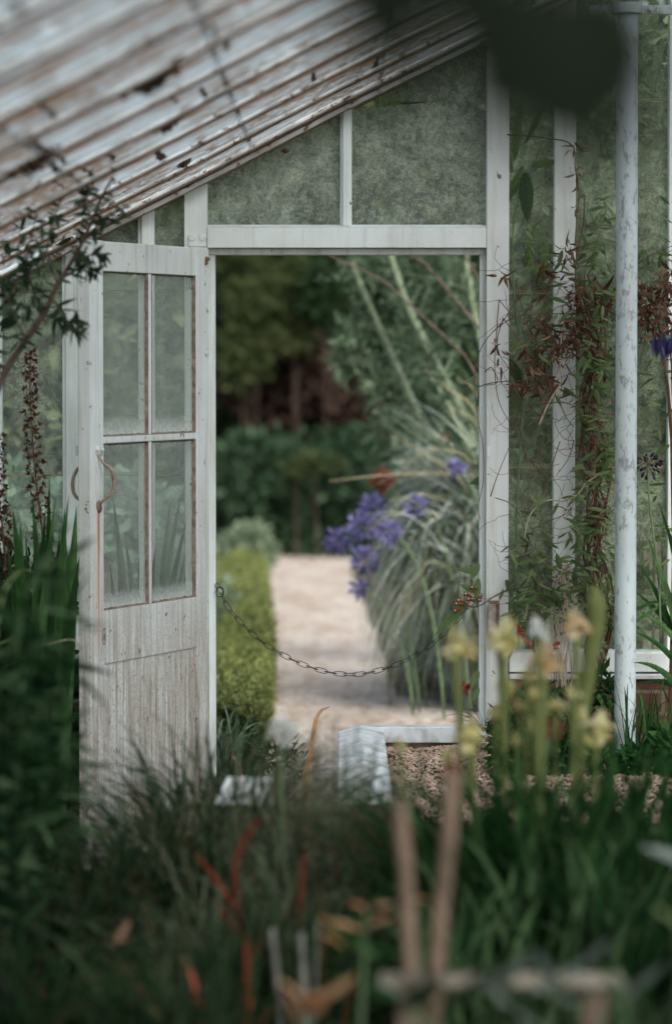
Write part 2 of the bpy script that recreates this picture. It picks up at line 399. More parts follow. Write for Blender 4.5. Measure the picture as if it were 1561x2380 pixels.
M['orange_leaf'] = leafmat('autumn_leaf', [(.50,.24,.09), (.70,.42,.24), (.74,.52,.38)], .4)
M['g_sword2'] = leafmat('deep_strap_leaves', [(.006,.028,.008), (.022,.07,.022), (.11,.19,.085), (.03,.08,.03)], .3)
M['benchwood'] = plain('weathered_board', (.05,.045,.03), (.24,.21,.17), 9, .8)
M['stem_grey'] = plain('grey_dry_stems', (.07,.075,.065), (.24,.24,.21), 12, .9)
M['g_out'] = leafmat('brightened_outdoor_leaves', [(.08,.13,.05), (.22,.30,.13), (.44,.50,.32), (.13,.18,.08), (.04,.06,.03)], .45)  # vine greens lightened: daylight put into the colour, the house shades these shrubs
M['purple_dim'] = leafmat('violet_petals', [(.03,.03,.09), (.07,.06,.18), (.12,.11,.24)], .25)
M['redblade'] = leafmat('red_blades', [(.10,.02,.012), (.20,.045,.028), (.09,.025,.016)], .3)
M['straw_low'] = leafmat('brown_litter_blades', [(.20,.12,.06), (.36,.26,.15), (.14,.15,.07), (.46,.38,.26)], .3)
M['g_mint'] = leafmat('pale_mint_leaves', [(.13,.24,.17), (.28,.42,.33), (.42,.54,.46), (.08,.14,.09)], .45)
M['g_feather'] = leafmat('feathery_green_leaves', [(.04,.08,.04), (.10,.16,.09), (.22,.29,.20), (.02,.04,.02)], .35)
M['g_left'] = leafmat('dull_outdoor_leaves', [(.06,.09,.045), (.14,.18,.09), (.26,.29,.18), (.035,.05,.025)], .4)
M['g_mound'] = leafmat('fine_mound_grass', [(.06,.10,.05), (.15,.20,.11), (.30,.34,.23), (.04,.06,.03), (.24,.19,.11)], .35)
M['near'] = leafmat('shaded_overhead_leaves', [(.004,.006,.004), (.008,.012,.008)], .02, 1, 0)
M['rustbox'] = plain('worn_box_iron', (.20,.155,.13), (.42,.37,.34), 35, .6, .3)
M['g_arch'] = leafmat('soft_arching_leaves', [(.006,.026,.009), (.02,.06,.02), (.12,.20,.10)], .3)
M['sign'] = plain('white_label', (.70,.76,.76), (.82,.86,.86), 12, .5, .02)
M['ink'] = plain('grey_ink', (.10,.11,.11), (.16,.17,.17), 12, .7, 0)

# ================================================================ SETTING
g = MB(); g.box(-150, 150, 0.06, 300, -.6, -.004); tag(g.build('ground', M['ground']), kind='structure')
g = MB(); g.box(-2.6, 5, -40, .06, -.6, -.01); tag(g.build('floor', M['soil']), kind='structure')
g = MB(); g.box(-150, -2.6, -150, .06, -.6, -.03); g.box(5, 150, -150, .06, -.6, -.03); g.box(-2.6, 5, -150, -40, -.6, -.03)
tag(g.build('terrain', M['ground']), kind='structure')

def path_left(y):   # the path's left edge, metres
    return -.24 - .0012 * max(0, y-3)**2 - .012*max(0, y-3)
def path_right(y): return .12 if y > 15 else (.30 - .018*max(0, y-5) if y > 4.9 else .30 + min(.9, 1.1*(4.9-y)))
g = MB(); ys = [0.07 + i * .5 for i in range(36)]
vs = []
for y in ys: vs += [(path_left(y) - .06, y, .004), (path_right(y) + .05*noise.noise(Vector((y*1.3,0,0))), y, .004)]
g.add(vs, [(2*i, 2*i+1, 2*i+3, 2*i+2) for i in range(len(ys)-1)])
tag(g.build('path', M['path']), kind='structure')

# ================================================================ GLASSHOUSE
prof_px = [(-1150, 1235), (-500, 913), (0, 668), (200, 567), (485, 424), (780, 270), (1176, 76), (1245, 42), (1700, -180), (2250, -440)]
prof = [at(x, y, 0) for x, y in prof_px]
def roofz(x):
    for a, b in zip(prof, prof[1:]):
        if x <= b.x: return a.z + (b.z - a.z) * (x - a.x) / (b.x - a.x)
    return prof[-1].z
XE, XR = prof[0].x, prof[-1].x
house = empty('glasshouse', (0, 0, 0), 'old white painted glasshouse with sloping rust streaked roof and open doorway', 'glasshouse')

def pbox(mb, x0, y0, x1, y1, ya=-.05, yb=.04, m=0):
    """box whose front covers the pixels x0..x1, y0..y1 at depth ya"""
    a = at(x0, y1, 0); b = at(x1, y0, 0)
    mb.box(a.x, b.x, ya, yb, a.z, b.z, m)
def upright(name, x0, x1, z0, mat='paint', ya=-.05, yb=.04, ridge=0, ztop=None):
    a = at(x0, 800, 0).x; b = at(x1, 800, 0).x; mb = MB()
    za, zb = (roofz(a) + .01, roofz(b) + .01) if ztop is None else (ztop, ztop)
    mb.add([(a,ya,z0),(b,ya,z0),(b,yb,z0),(a,yb,z0),(a,ya,za),(b,ya,zb),(b,yb,zb),(a,yb,za)],
           [(0,3,2,1),(4,5,6,7),(0,1,5,4),(1,2,6,5),(2,3,7,6),(3,0,4,7)])
    if ridge:   # a narrower nib towards the room, as glazing bars have
        c = (a+b)/2; h = (b-a)*.28
        mb.add([(c-h,ya-ridge,z0),(c+h,ya-ridge,z0),(c+h,ya-.0005,z0),(c-h,ya-.0005,z0),(c-h,ya-ridge,roofz(c-h)),(c+h,ya-ridge,roofz(c+h)),(c+h,ya-.0005,roofz(c+h)),(c-h,ya-.0005,roofz(c-h))],
           [(0,3,2,1),(4,5,6,7),(0,1,5,4),(1,2,6,5),(2,3,7,6),(3,0,4,7)])
    return mb.build(name, M[mat], house, bevel=.003)

ZS = at(0, 1512, 0).z     # top of the sill
upright('door_post', 1128, 1180, .0, 'paint_dirty', -.06, .05)
upright('door_post', 430, 483, .0, 'paint', -.055, .05)
# door frame strips set behind the posts
mb = MB(); pbox(mb, 1112, 592, 1128.4, 1975, -.02, .045); mb.build('door_jamb', M['paint'], house, bevel=.002)
mb = MB(); pbox(mb, 482.6, 592, 500, 1975, -.02, .045); mb.build('door_jamb', M['paint'], house, bevel=.002)
mb = MB(); pbox(mb, 483, 530, 1128, 577, -.06, .04); 
a = at(483, 530, 0); b = at(1128, 526, 0)
mb.add([(a.x,-.06,a.z),(b.x,-.06,a.z),(b.x,-.01,b.z+.006),(a.x,-.01,b.z+.006)], [(0,1,2,3)])
mb.build('transom', M['paint'], house, bevel=.003)
mb = MB(); pbox(mb, 483, 577.5, 1128, 592, -.025, .05); mb.build('door_head', M['paint_dirty'], house, bevel=.002)
upright('fanlight_bar', 790, 817, at(0, 527, 0).z + .002, 'paint', -.03, .03, ridge=.012)
BARS = [(-560,-520), (-385,-345), (-210,-170), (-35,5), (146,182), (322,360)]
for x0, x1 in BARS: upright('glazing_bar', x0, x1, ZS, 'paint', -.03, .03, ridge=.012)
for x0, x1 in [(1285,1335), (1550,1600), (1815,1865), (2080,2130)]: upright('glazing_bar', x0, x1, ZS, 'paint', -.035, .03)

# panes: each bay between two uprights is glazed with lapped panes
def bay(x0, x1, z0, laps, mat, yg=0.0):
    a = at(x0, 800, 0).x + .0005; b = at(x1, 800, 0).x - .0005
    zz = [z0] + [at(0, l, 0).z for l in sorted(laps, reverse=True)]
    for i, z in enumerate(zz):
        top = zz[i+1] if i+1 < len(zz) else None
        ta = (top + .012) if top else roofz(a) - .0; tb = (top + .012) if top else roofz(b) - .0
        if top and top > roofz(a): ta = roofz(a); 
        if ta <= z + .01 and tb <= z + .01: continue
        ta = max(ta, z + .005)
        yy = yg + .006 * (i % 2)
        mb = MB(); t = .002
        mb.add([(a,yy,z),(b,yy,z),(b,yy+t,z),(a,yy+t,z),(a,yy,ta),(b,yy,tb),(b,yy+t,tb),(a,yy+t,ta)],
               [(0,3,2,1),(4,5,6,7),(0,1,5,4),(1,2,6,5),(2,3,7,6),(3,0,4,7)])
        mb.build('window_pane', M[mat], house)
        if i and z < min(roofz(a), roofz(b)):
            mb = MB(); n = 24; vs = []; fs = []
            for k in range(n+1):
                x = a + (b-a)*k/n; hh = .0015 + .0022*abs(noise.noise(Vector((x*30, z*7, 0))))
                vs += [(x, yg-.002, z-hh), (x, yg-.002, z+hh)]
            mb.add(vs, [(2*k, 2*k+2, 2*k+3, 2*k+1) for k in range(n)])
            mb.build('lap_seam', M['lapdirt'], house)
M['lapdirt'] = plain('lap_dirt', (.16,.08,.045), (.42,.34,.22), 25, .9)
ZT = at(0, 529, 0).z
bay(483, 790, ZT, [], 'glass'); bay(817, 1128, ZT, [235], 'glass')
M['glass_left'] = glassmat('left_glass', .38, (.50,.54,.45), 4, (.90,.95,.90), .16, (.38, .25, .66))
for a_, b_ in [(-520,-385), (-345,-210), (-170,-35), (5,146), (182,322), (360,430)]: bay(a_, b_, ZS, [1105, 675], 'glass_left')
for a_, b_ in [(1180,1285), (1335,1550), (1600,1815), (1865,2080)]: bay(a_, b_, ZS, [1087, 682, 235], 'glass_right')

# sills and brick plinth
for x0, x1 in [(-1100, 430), (1180, 2250)]:
    mb = MB(); pbox(mb, x0, 1512, x1, 1558, -.075, .06); mb.build('sill', M['paint'], house, bevel=.004)
    mb = MB(); pbox(mb, x0, 1562, x1, 1573, -.10, .07); mb.build('sill', M['paint_dirty'], house, bevel=.003)
    mb = MB(); a = at(x0, 1573, 0); b = at(x1, 1573, 0); mb.box(a.x, b.x, -.085, .12, -.02, a.z - .001); mb.build('brick_plinth', M['brick'], house)

# roof: bars up the slope, whitewashed panes on them, barge board over the gable
def slope_strip(mb, y0, y1, lo, hi, m=0, x0=None, x1=None, n=1):
    """a member that follows the roof profile, from y0 to y1, between heights lo and hi above the roof line"""
    xs = [p.x for p in prof]; vs = []
    for x in xs:
        z = roofz(x)
        vs += [(x,y0,z+lo),(x,y1,z+lo),(x,y1,z+hi),(x,y0,z+hi)]
    fs = []
    for i in range(len(xs)-1):
        a = 4*i; b = a+4
        fs += [(a,b,b+1,a+1),(a+1,b+1,b+2,a+2),(a+2,b+2,b+3,a+3),(a+3,b+3,b,a)]
    k = 4*(len(xs)-1); fs += [(0,1,2,3),(k+3,k+2,k+1,k)]
    mb.add(vs, fs, m)
mb = MB(); slope_strip(mb, -.075, .06, .0, .017); mb.build('barge_board', M['paint_roof'], house, bevel=.002)
mb = MB(); slope_strip(mb, -.068, .05, .0175, .023); mb.build('barge_seam', M['putty'], house)
mb = MB(); slope_strip(mb, -.105, .07, .0235, .046); mb.build('barge_board', M['paint_roof'], house, bevel=.002)
mb = MB(); slope_strip(mb, -.09, .06, -.003, -.0005); mb.build('barge_seam', M['putty'], house)
NB = 14
ybars = [-.31 - .62*i for i in range(NB)]
ZG = .025     # height of the panes above the roof line
for i, y in enumerate(ybars):
    mb = MB()
    slope_strip(mb, y - .018, y + .018, .016, ZG - .001)
    slope_strip(mb, y - .010, y + .010, .0115, .0155)
    slope_strip(mb, y - .0125, y + .0125, .0060, .0113, 1)      # rusty lower edge, widened so its dark brown also paints the underside shade
    mb.build('roof_bar', [M['paint_roof'], M['roof_rust']], house, bevel=0)
laps = [prof[0].x + .1 + .42*k for k in range(30)]
ye = [-.1] + ybars
for i in range(len(ye)-1):
    mb = MB(); x = XE; k = 0
    while x < XR - .01:
        x1 = min(x + .42, XR)
        # each pane lies a little over the one below it
        cuts = [x] + [p.x for p in prof if x + .01 < p.x < x1 - .01] + [x1 + .012]
        o0, o1 = .004, .0
        y0, y1 = ye[i+1] + .002, ye[i] - .002
        vs = []
        for c in cuts:
            h = ZG + o0 + (o1 - o0) * (c - x) / (x1 - x) if c <= x1 else ZG
            vs += [(c, y0, roofz(c) + h), (c, y1, roofz(c) + h)]
        mb.add(vs, [(2*j, 2*j+2, 2*j+3, 2*j+1) for j in range(len(cuts)-1)])
        # dirty pane edge
        z = roofz(x) + ZG - .002
        x = x1; k += 1
    mb.build('roof_pane', M['roof_glass'], house)
def drips():
    mb = MB(); rr = random.Random(3)
    for k in range(190):
        i = rr.randrange(len(ye)-1); lx = XE + .42*rr.randrange(1, 20) + rr.gauss(0, .035)
        if rr.random() < .35: lx = rr.uniform(-1.6, 1.6)
        if not XE < lx < XR - .1: continue
        y0, y1 = ye[i+1] + .02, ye[i] - .02; s0 = rr.uniform(0, .35); s1 = rr.uniform(.55, 1)
        if rr.random() < .4: s1 = 1.0; s0 = rr.uniform(.3, .75)
        wd = rr.uniform(.003, .010) * (2.0 if rr.random() < .12 else 1); n = 8; vs = []
        for q in range(n+1):
            t = s0 + (s1-s0)*q/n; y = y0 + (y1-y0)*t; w_ = wd*(.35 + .9*abs(noise.noise(Vector((k, t*7, 0))))+ .5*t); x = lx + .010*noise.noise(Vector((k*3, t*5, 2)))
            for xx in (x - w_, x + w_): vs.append((xx, y, roofz(xx) + ZG - .0015))
        mb.add(vs, [(2*q, 2*q+1, 2*q+3, 2*q+2) for q in range(n)])
    o = mb.build('rust_drips', M['roof_rust'], house); o['kind'] = 'stuff'
drips()
mb = MB(); mb.box(XE - .05, XE + .05, -9.2, .06, roofz(XE) - .06, roofz(XE) + .01); mb.build('eaves_plate', M['paint'], house, bevel=.004)
mb = MB(); mb.box(XR - .02, XR + .06, -9.2, .06, roofz(XR) - .02, roofz(XR) + .14); mb.build('ridge_board', M['paint'], house, bevel=.004)

# ---------------------------------------------------------------- the door
TH = R(67.5); DW = .888; DT = .044
hinge = at(487, 800, 0)
door = empty('door', (hinge.x, -.045, 0), rz=TH, parent=house)
def dz(py): return at(487, py, 0).z
def dbox(mb, u0, u1, n0, n1, z0, z1, m=0): mb.box(-u1, -u0, n0, n1, z0, z1, m)
M['glass_door'] = dusty('door_glass')
zt, zr, zm1, zm0, zg, zl, zb = dz(577), dz(643), dz(1003), dz(1018), dz(1381), dz(1497), .03
SR, SL, MU0, MU1 = .10, .092, .437, .462
def D(name, mb, mats, **k): return mb.build(name, mats, door, local=True, **k)
mb = MB(); dbox(mb, DW-SL, DW, 0, DT, zb, zt); D('stile', mb, M['paint_door'], bevel=.003)
mb = MB(); dbox(mb, 0, SR, 0, DT, zb, zt); D('stile', mb, M['paint_door'], bevel=.003)
mb = MB(); dbox(mb, SR+.0005, DW-SL-.0005, .001, DT-.001, zr, zt-.002); D('top_rail', mb, M['paint_door'], bevel=.002)
mb = MB(); dbox(mb, SR+.0005, DW-SL-.0005, .0015, DT-.001, zl, zg); D('lock_rail', mb, M['paint_door'], bevel=.002)
mb = MB(); dbox(mb, SR+.0005, DW-SL-.0005, .004, DT-.004, zm0, zm1); D('glazing_bar', mb, M['paint_door'], bevel=.003)
for za, zb_ in ((zg+.0005, zm0-.0005), (zm1+.0005, zr-.0005)):
    mb = MB(); dbox(mb, MU0, MU1, .004, DT-.004, za, zb_); D('glazing_bar', mb, M['paint_door'], bevel=.003)
    for u0, u1 in ((SR, MU0), (MU1, DW-SL)):
        mb = MB(); dbox(mb, u0+.001, u1-.001, .015, .018, za, zb_); D('window_pane', mb, M['glass_door'])
        # weathered putty round the pane, with a broken edge
        mb = MB(); n = 40
        def strip(fn, k):
            vs = []; 
            for q in range(k+1):
                t = q/k; w_ = .0045 + .004*noise.noise(Vector((t*22, u0*9, za*5))) ; vs += fn(t, max(.001, w_))
            mb.add(vs, [(3*q, 3*q+3, 3*q+4, 3*q+1) for q in range(k)] + [(3*q+1, 3*q+4, 3*q+5, 3*q+2) for q in range(k)])
        strip(lambda t, w_: [(-(u0+.0006), .0035, za+(zb_-za)*t), (-(u0+.0006+w_*.5), .008, za+(zb_-za)*t), (-(u0+.001+w_), .0145, za+(zb_-za)*t)], n)
        strip(lambda t, w_: [(-(u1-.0006), .0035, za+(zb_-za)*t), (-(u1-.0006-w_*.5), .008, za+(zb_-za)*t), (-(u1-.001-w_), .0145, za+(zb_-za)*t)], n)
        strip(lambda t, w_: [(-(u0+(u1-u0)*t), .0035, za+.0006), (-(u0+(u1-u0)*t), .008, za+.0006+w_*.5), (-(u0+(u1-u0)*t), .0145, za+.001+w_)], 20)
        strip(lambda t, w_: [(-(u0+(u1-u0)*t), .0035, zb_-.0006), (-(u0+(u1-u0)*t), .008, zb_-.0006-w_*.5), (-(u0+(u1-u0)*t), .0145, zb_-.001-w_)], 20)
        D('putty', mb, M['putty'])
# boarded lower panel: narrow boards with open joints and a bead
nb = 9; bw = (DW-SL-SR) / nb
mb = MB()
for k in range(nb):
    u0 = SR + bw*k
    dbox(mb, u0+.0012, u0+bw-.0012, .007, .030, .13, zl-.001)
    mb.tube([(-(u0+bw-.006), .0075, .13), (-(u0+bw-.006), .0075, zl-.002)], .0032, n=6)
D('boarded_panel', mb, M['paint_door'])
mb = MB(); dbox(mb, SR+.001, DW-SL-.001, .031, .034, .13, zl-.001); D('panel_back', mb, M['putty'])
mb = MB(); dbox(mb, SR+.0005, DW-SL-.0005, .002, DT-.001, .03, .1295); D('bottom_rail', mb, M['paint_door'], bevel=.002)
# front pull handle, at the free stile
def fh(u, n, z): return (-u, n, z)
hz = lambda py: at(240, py, -.8).z
mb = MB()
hp = smooth_path([fh(.836,-.004,hz(1060)), fh(.834,-.020,hz(1078)), fh(.824,-.034,hz(1086)), fh(.818,-.044,hz(1106)), fh(.818,-.045,hz(1135)), fh(.822,-.036,hz(1148)), fh(.830,-.018,hz(1160)), fh(.832,-.004,hz(1172))], 5)
mb.tube(hp, lambda t: 0.0038 + .0020*math.sin(math.pi*t), n=8)
D('handle', mb, M['handle'], smooth=True)
mb = MB()
def plate(cz, hh, ww, m):
    n = 14; vs = []
    for yy in (-.004, -.0006):
        for q in range(n):
            an = 2*math.pi*q/n; vs.append((-(.834 + ww*math.cos(an)*(1+.2*math.sin(an*2))), yy, cz + hh*math.sin(an)))
    mb.add(vs, [tuple(range(n))] + [(q, q+n, (q+1)%n+n, (q+1)%n) for q in range(n)], m)
plate(hz(1049), .018, .022, 0); D('handle_plate', mb, M['paint_dirty'], smooth=True)
mb = MB(); plate(hz(1177), .020, .016, 0); D('handle_plate', mb, M['rust'], smooth=True)
for u in (.818, .850):
    mb = MB(); mb.tube([fh(u,-.0045,hz(1045)), fh(u,-.011,hz(1045))], .007, .004, 8); D('bolt', mb, M['paint_dirty'], smooth=True)
# rust run below it
mb = MB(); n = 40; vs = []
for q in range(n+1):
    t = q/n; z = hz(1185) + (hz(1500)-hz(1185))*t; c = .834 + .002*noise.noise(Vector((t*6,0,0))); w_ = .010*(1-.55*t)
    vs += [(-(c-w_), -.0006, z), (-(c+w_), -.0006, z)]
mb.add(vs, [(2*q, 2*q+1, 2*q+3, 2*q+2) for q in range(n)])
D('rust_streak', mb, M['rust_run'])
# handle on the far side, bracket and rim lock
mb = MB()
mb.tube(smooth_path([fh(.845,DT,hz(1085)), fh(.845,DT+.025,hz(1092)), fh(.845,DT+.040,hz(1118)), fh(.845,DT+.034,hz(1150)), fh(.845,DT,hz(1168))], 5), .006, n=8)
D('handle', mb, M['handle'], smooth=True)
mb = MB(); dbox(mb, .83, .865, DT, DT+.022, hz(1058), hz(1036)); D('bracket', mb, M['paint'], bevel=.002)
mb = MB(); dbox(mb, .76, .886, DT, DT+.024, hz(1508), hz(1430)); 
dbox(mb, .8862, .889, DT+.004, DT+.020, hz(1485), hz(1450)); D('rim_lock', mb, M['paint'], bevel=.002)
mb = MB(); dbox(mb, .8885, .8905, DT+.009, DT+.015, hz(1474), hz(1462)); D('lock_slot', mb, M['dark_metal'])
mb = MB()   # mortice of a tenon seen on the free edge
e = DW
for a0, a1, b0, b1 in ((.014,.0155,hz(657),hz(622)), (.0305,.032,hz(657),hz(622)), (.0155,.0305,hz(623.2),hz(622)), (.0155,.0305,hz(657),hz(655.8))):
    dbox(mb, e+.0001, e+.0008, a0, a1, b0, b1)
D('tenon_joint', mb, M['putty'])
# keyhole plate
mb = MB(); n = 16; vs = []
for q in range(n):
    an = 2*math.pi*q/n; vs += [(-(.798+.011*math.cos(an)), -.0008, hz(1481)+.024*math.sin(an)), (-(.798+.0135*math.cos(an)), -.0008, hz(1481)+.027*math.sin(an))]
mb.add(vs, [(2*q, 2*q+1, (2*q+3)%(2*n), (2*q+2)%(2*n)) for q in range(n)])
mb.box(-.8005, -.7955, -.0012, -.0004, hz(1490), hz(1474)); D('keyhole', mb, M['dark_metal'])
mb = MB()   # bolt head at the top hinge corner
mb.tube([(-.025,-.012,dz(603)), (-.025,-.001,dz(603))], .006, .009, 8); mb.tube([(-.028,-.008,dz(612)), (-.028,-.0005,dz(612))], .005, .008, 8)
D('bolt', mb, M['rust'], smooth=True)

# strike box on the right-hand post
mb = MB(); pbox(mb, 1133, 1393, 1158, 1478, -.068, -.0605); mb.build('strike_recess', M['putty'], house)
mb = MB(); pbox(mb, 1131, 1400, 1149, 1470, -.095, -.0685); mb.build('strike_box', M['rustbox'] if 'rustbox' in M else M['paint_dirty'], house, bevel=.003)
mb = MB(); pbox(mb, 1129, 1038, 1136, 1060, -.066, -.0605); mb.build('catch_plate', M['paint'], house, bevel=.001)
# hook plate on the post above the door
mb = MB()
c = at(460, 553, 0)
for dx_ in (-.018, .018):
    mb.tube([(c.x+dx_, -.065, c.z), (c.x+dx_, -.055, c.z)], .012, .016, 10)
mb.box(c.x-.03, c.x+.03, -.062, -.0555, c.z-.03, c.z+.004)
mb.build('hinge_bracket', M['paint'], house, bevel=.002)

# ================================================================ column, coping, bed
colx = at(1455, 800, -.6).x
column = empty('column', (colx, -.6, .25), 'round iron column with flaking pale paint standing before the glazed wall', 'column')
mb = MB(); r = 25 / F * 11.0
mb.tube([(colx, -.6, .25 + i*.1) for i in range(26)], r, n=28); mb.build('shaft', M['column'], column, smooth=True)
zc = at(0, 18, -.6).z
mb = MB(); mb.tube([(colx, -.6, zc-.017), (colx, -.6, zc+.017)], r+.012, n=28)
mb.box(colx-.12, colx+.30, -.585, -.57, zc-.017, zc+.012)
mb.build('collar', M['column'], column, bevel=.002)
mb = MB()
for dx_ in (-.075, .075, .17): mb.tube([(colx+dx_, -.60, zc), (colx+dx_, -.586, zc)], .009, n=6)
mb.build('bolt', M['column'], column)
mb = MB(); mb.tube([(colx, -.6, .24), (colx, -.6, .27)], r+.02, n=24); mb.build('base_ring', M['column'], column)

# low bed wall with a weathered (roof-shaped) coping
xL, xR_ = at(785, 800, 0).x, at(892, 800, 0).x; zc1 = at(800, 1700, -.1).z; zr1 = zc1 + .012
bedwall = empty('bed_wall', ((xL+xR_)/2, -1.5, 0), 'low wall of the gravel bed capped with white ridged coping stones', 'low wall')
mb = MB(); mb.box(xL+.015, xR_-.015, -1.78, -.12, -.01, zc1-.03); mb.build('wall', M['brick'], bedwall)
y = -.06
for k in range(5):
    y1 = y - .36; mb = MB(); xm = (xL+xR_)/2
    sec = lambda yy: [(xL,yy,zc1-.028),(xR_,yy,zc1-.028),(xR_,yy,zc1-.006),(xm,yy,zr1+.006),(xL,yy,zc1-.006)]
    if k == 0: y1 = y - .30
    mb.add(sec(y1+.004) + sec(y), [(0,1,2,3,4),(9,8,7,6,5),(0,5,6,1),(1,6,7,2),(2,7,8,3),(3,8,9,4),(4,9,5,0)])
    mb.build('coping_stone', M['coping'], bedwall, bevel=.004); y = y1
kerb = empty('bed_kerb', ((xR_+.2), -.1, 0), 'straight white stone kerb crossing the doorway behind the gravel', 'kerb')
mb = MB(); xk = at(1128, 800, 0).x; mb.box((xL+xR_)/2, xk, -.058, .012, zc1-.045, zc1+.010); mb.build('coping_stone', M['coping'], kerb, bevel=.004)
mb = MB(); mb.box((xL+xR_)/2+.02, xk, -.05, .0, -.01, zc1-.046); mb.build('wall', M['brick'], kerb)
# raised gravel bed
zgr = at(1000, 1740, -.25).z
mb = MB(); mb.box(xR_-.014, 3.6, -2.2, -.14, -.01, zgr-.012); tag(mb.build('gravel_bed', M['soil']), kind='structure')
mb = MB()
for i in range(15000):
    x = xR_ + ru(0, 1.5); yy = -.15 - ru(0, 1)**1.3*1.9; s_ = ru(.0035, .009)
    p = Vector((x, yy, zgr - .010 + ru(0, .006) + .012*noise.noise(Vector((x*6, yy*4, 0))))); a_ = ru(0, 6.28)
    vs = []
    for k in range(4): vs.append(p + Vector((math.cos(a_+k*1.571)*s_*ru(.7,1.2), math.sin(a_+k*1.571)*s_*ru(.7,1.2), 0)))
    vs += [p + Vector((ru(-.3,.3)*s_, ru(-.3,.3)*s_, s_*ru(.5,.9))), p - Vector((0,0,s_*.6))]
    mb.add(vs, [(0,1,4),(1,2,4),(2,3,4),(3,0,4),(1,0,5),(2,1,5),(3,2,5),(0,3,5)])
tag(mb.build('gravel', M['pebble']), 'fine brown pebbles filling the raised bed', 'gravel', kind='stuff')

# ---------------------------------------------------------------- chain across the doorway
cp = [(505,1362),(513,1377),(530,1412),(560,1447),(600,1485),(650,1518),(700,1543),(760,1562),(815,1568),(860,1563),(920,1545),(980,1515),(1020,1483),(1055,1448),(1085,1412),(1112,1385)]
cw = smooth_path([at(x, y, -.03) for x, y in cp], 12)
chain = empty('chain', at(815, 1568, -.03), 'thin dark link chain sagging across the open doorway', 'chain')
def ring(c, t, nrm, L, W, r):
    sd = nrm.cross(t).normalized(); mbx = MB(); pts = []
    for q in range(14):
        an = 2*math.pi*q/14; cx = math.cos(an); sx = math.sin(an)
        pts.append(c + t*((L-W)/2*(1 if cx > 0 else -1)*min(1, abs(cx)*3) + W/2*cx) + sd*(W/2*sx))
    mbx.tube(pts, r, n=6, closed=True); return mbx
acc = 0; want = .012; k = 0; PITCHL = .0325
for a_, b_ in zip(cw, cw[1:]):
    L = (b_-a_).length
    while acc + L >= want:
        c = a_.lerp(b_, (want-acc)/L); t = (b_-a_).normalized()
        base_n = Vector((0,-1,0)); nn = base_n if k % 2 == 0 else t.cross(base_n).normalized()
        nn = Matrix.Rotation(ru(-.3,.3) + (.25 if k%2 else 0), 3, t) @ nn
        ring(c, t, nn, .042, .0155, .00125).build('link', M['dark_metal'], chain, smooth=True)
        want += PITCHL; k += 1
    acc += L
mb = MB(); c = at(511, 1376, -.03); mb.tube([c + Vector((math.cos(q*.45)*.013, 0, math.sin(q*.45)*.017)) for q in range(14)], .002, n=6, closed=True)
mb.build('end_ring', M['dark_metal'], chain, smooth=True)

# window stay at the lower left
mb = MB(); p0, p1 = at(75, 1652, -.9), at(185, 1628, -.7)
mb.tube([p0, p0.lerp(p1, .5), p1], .0035, n=6)
mb.tube([p1 + Vector((math.cos(q*.4)*.014+.012, 0, math.sin(q*.4)*.010)) for q in range(15)], .0028, n=6)
tag(mb.build('stay_rod', M['column'], smooth=True), 'thin grey iron rod ending in an eye beside the door edge', 'rod')


# ================================================================ PLANTS: builders
def scale_at(y): return F / (y - CAMY)            # picture pixels per metre at depth y
def cloud(mb, c, rad, n, L, W, clumps=12, cr=.35, up=.1, m=0):
    """leaf-sized faces in ragged clumps spread through an ellipsoid"""
    c = Vector(c); cs = []
    for _ in range(clumps):
        d = rdir(); q = ru(.25, 1)**.5
        cs.append((Vector((c.x + d.x*rad[0]*q, c.y + d.y*rad[1]*q, c.z + d.z*rad[2]*q)), ru(.6, 1.3)*cr*min(rad)*1.5))
    for i in range(n):
        cc, r_ = cs[i % clumps]; d = rdir(); q = ru(0, 1)**.4 * r_
        s_ = ru(.6, 1.3)
        mb.quadleaf(cc + d*q, (d + rdir(up)*.8), L*s_, W*s_, m)
def shrub(name, label, cat, blobs, y, mat, n, L, W=None, cl=9, cr=.4, depth=1.0, group=None, stem='bark', up=.1, base=None):
    s_ = scale_at(y); cs = [(at(px, py, y), rx/s_, ry/s_) for px, py, rx, ry in blobs]
    bx = sum(c[0].x for c in cs)/len(cs) if base is None else base
    root = empty(name, (bx, y, 0), label, cat, group)
    mb = MB(); tot = sum(c[1]*c[2] for c in cs)
    for c, rx, rz_ in cs:
        cloud(mb, c, (rx, min(rx, rz_)*depth, rz_), int(n*rx*rz_/tot), L, W or L*.5, cl, cr, up)
    mb.build('foliage', M[mat], root)
    mb = MB()
    for c, rx, rz_ in cs:
        b0 = Vector((c.x + ru(-.2,.2)*rx + (base - c.x if base else 0)*.6, y + .05, 0))
        mid = b0.lerp(c, .5) + Vector((ru(-.1,.1)*rx, 0, 0))
        if base: b0.x = base + ru(-.1,.1); mid = Vector((base, y, c.z*.97))
        top = c + Vector((0, 0, rz_*.6)); r0 = .006 if y > 16 else max(.006, .02*rx + .004)
        mb.tube(bez(b0, mid, top, 6), r0, r0*.3, n=6)
        for _ in range(0 if base else 4):
            p = b0.lerp(c, ru(.5, 1)); mb.tube([p, p + Vector((ru(-1,1)*rx*.7, ru(-.4,.4)*rx, ru(.1,.8)*rz_))], r0*.4, r0*.12, n=5)
    mb.build('stems', M[stem], root)
    return root
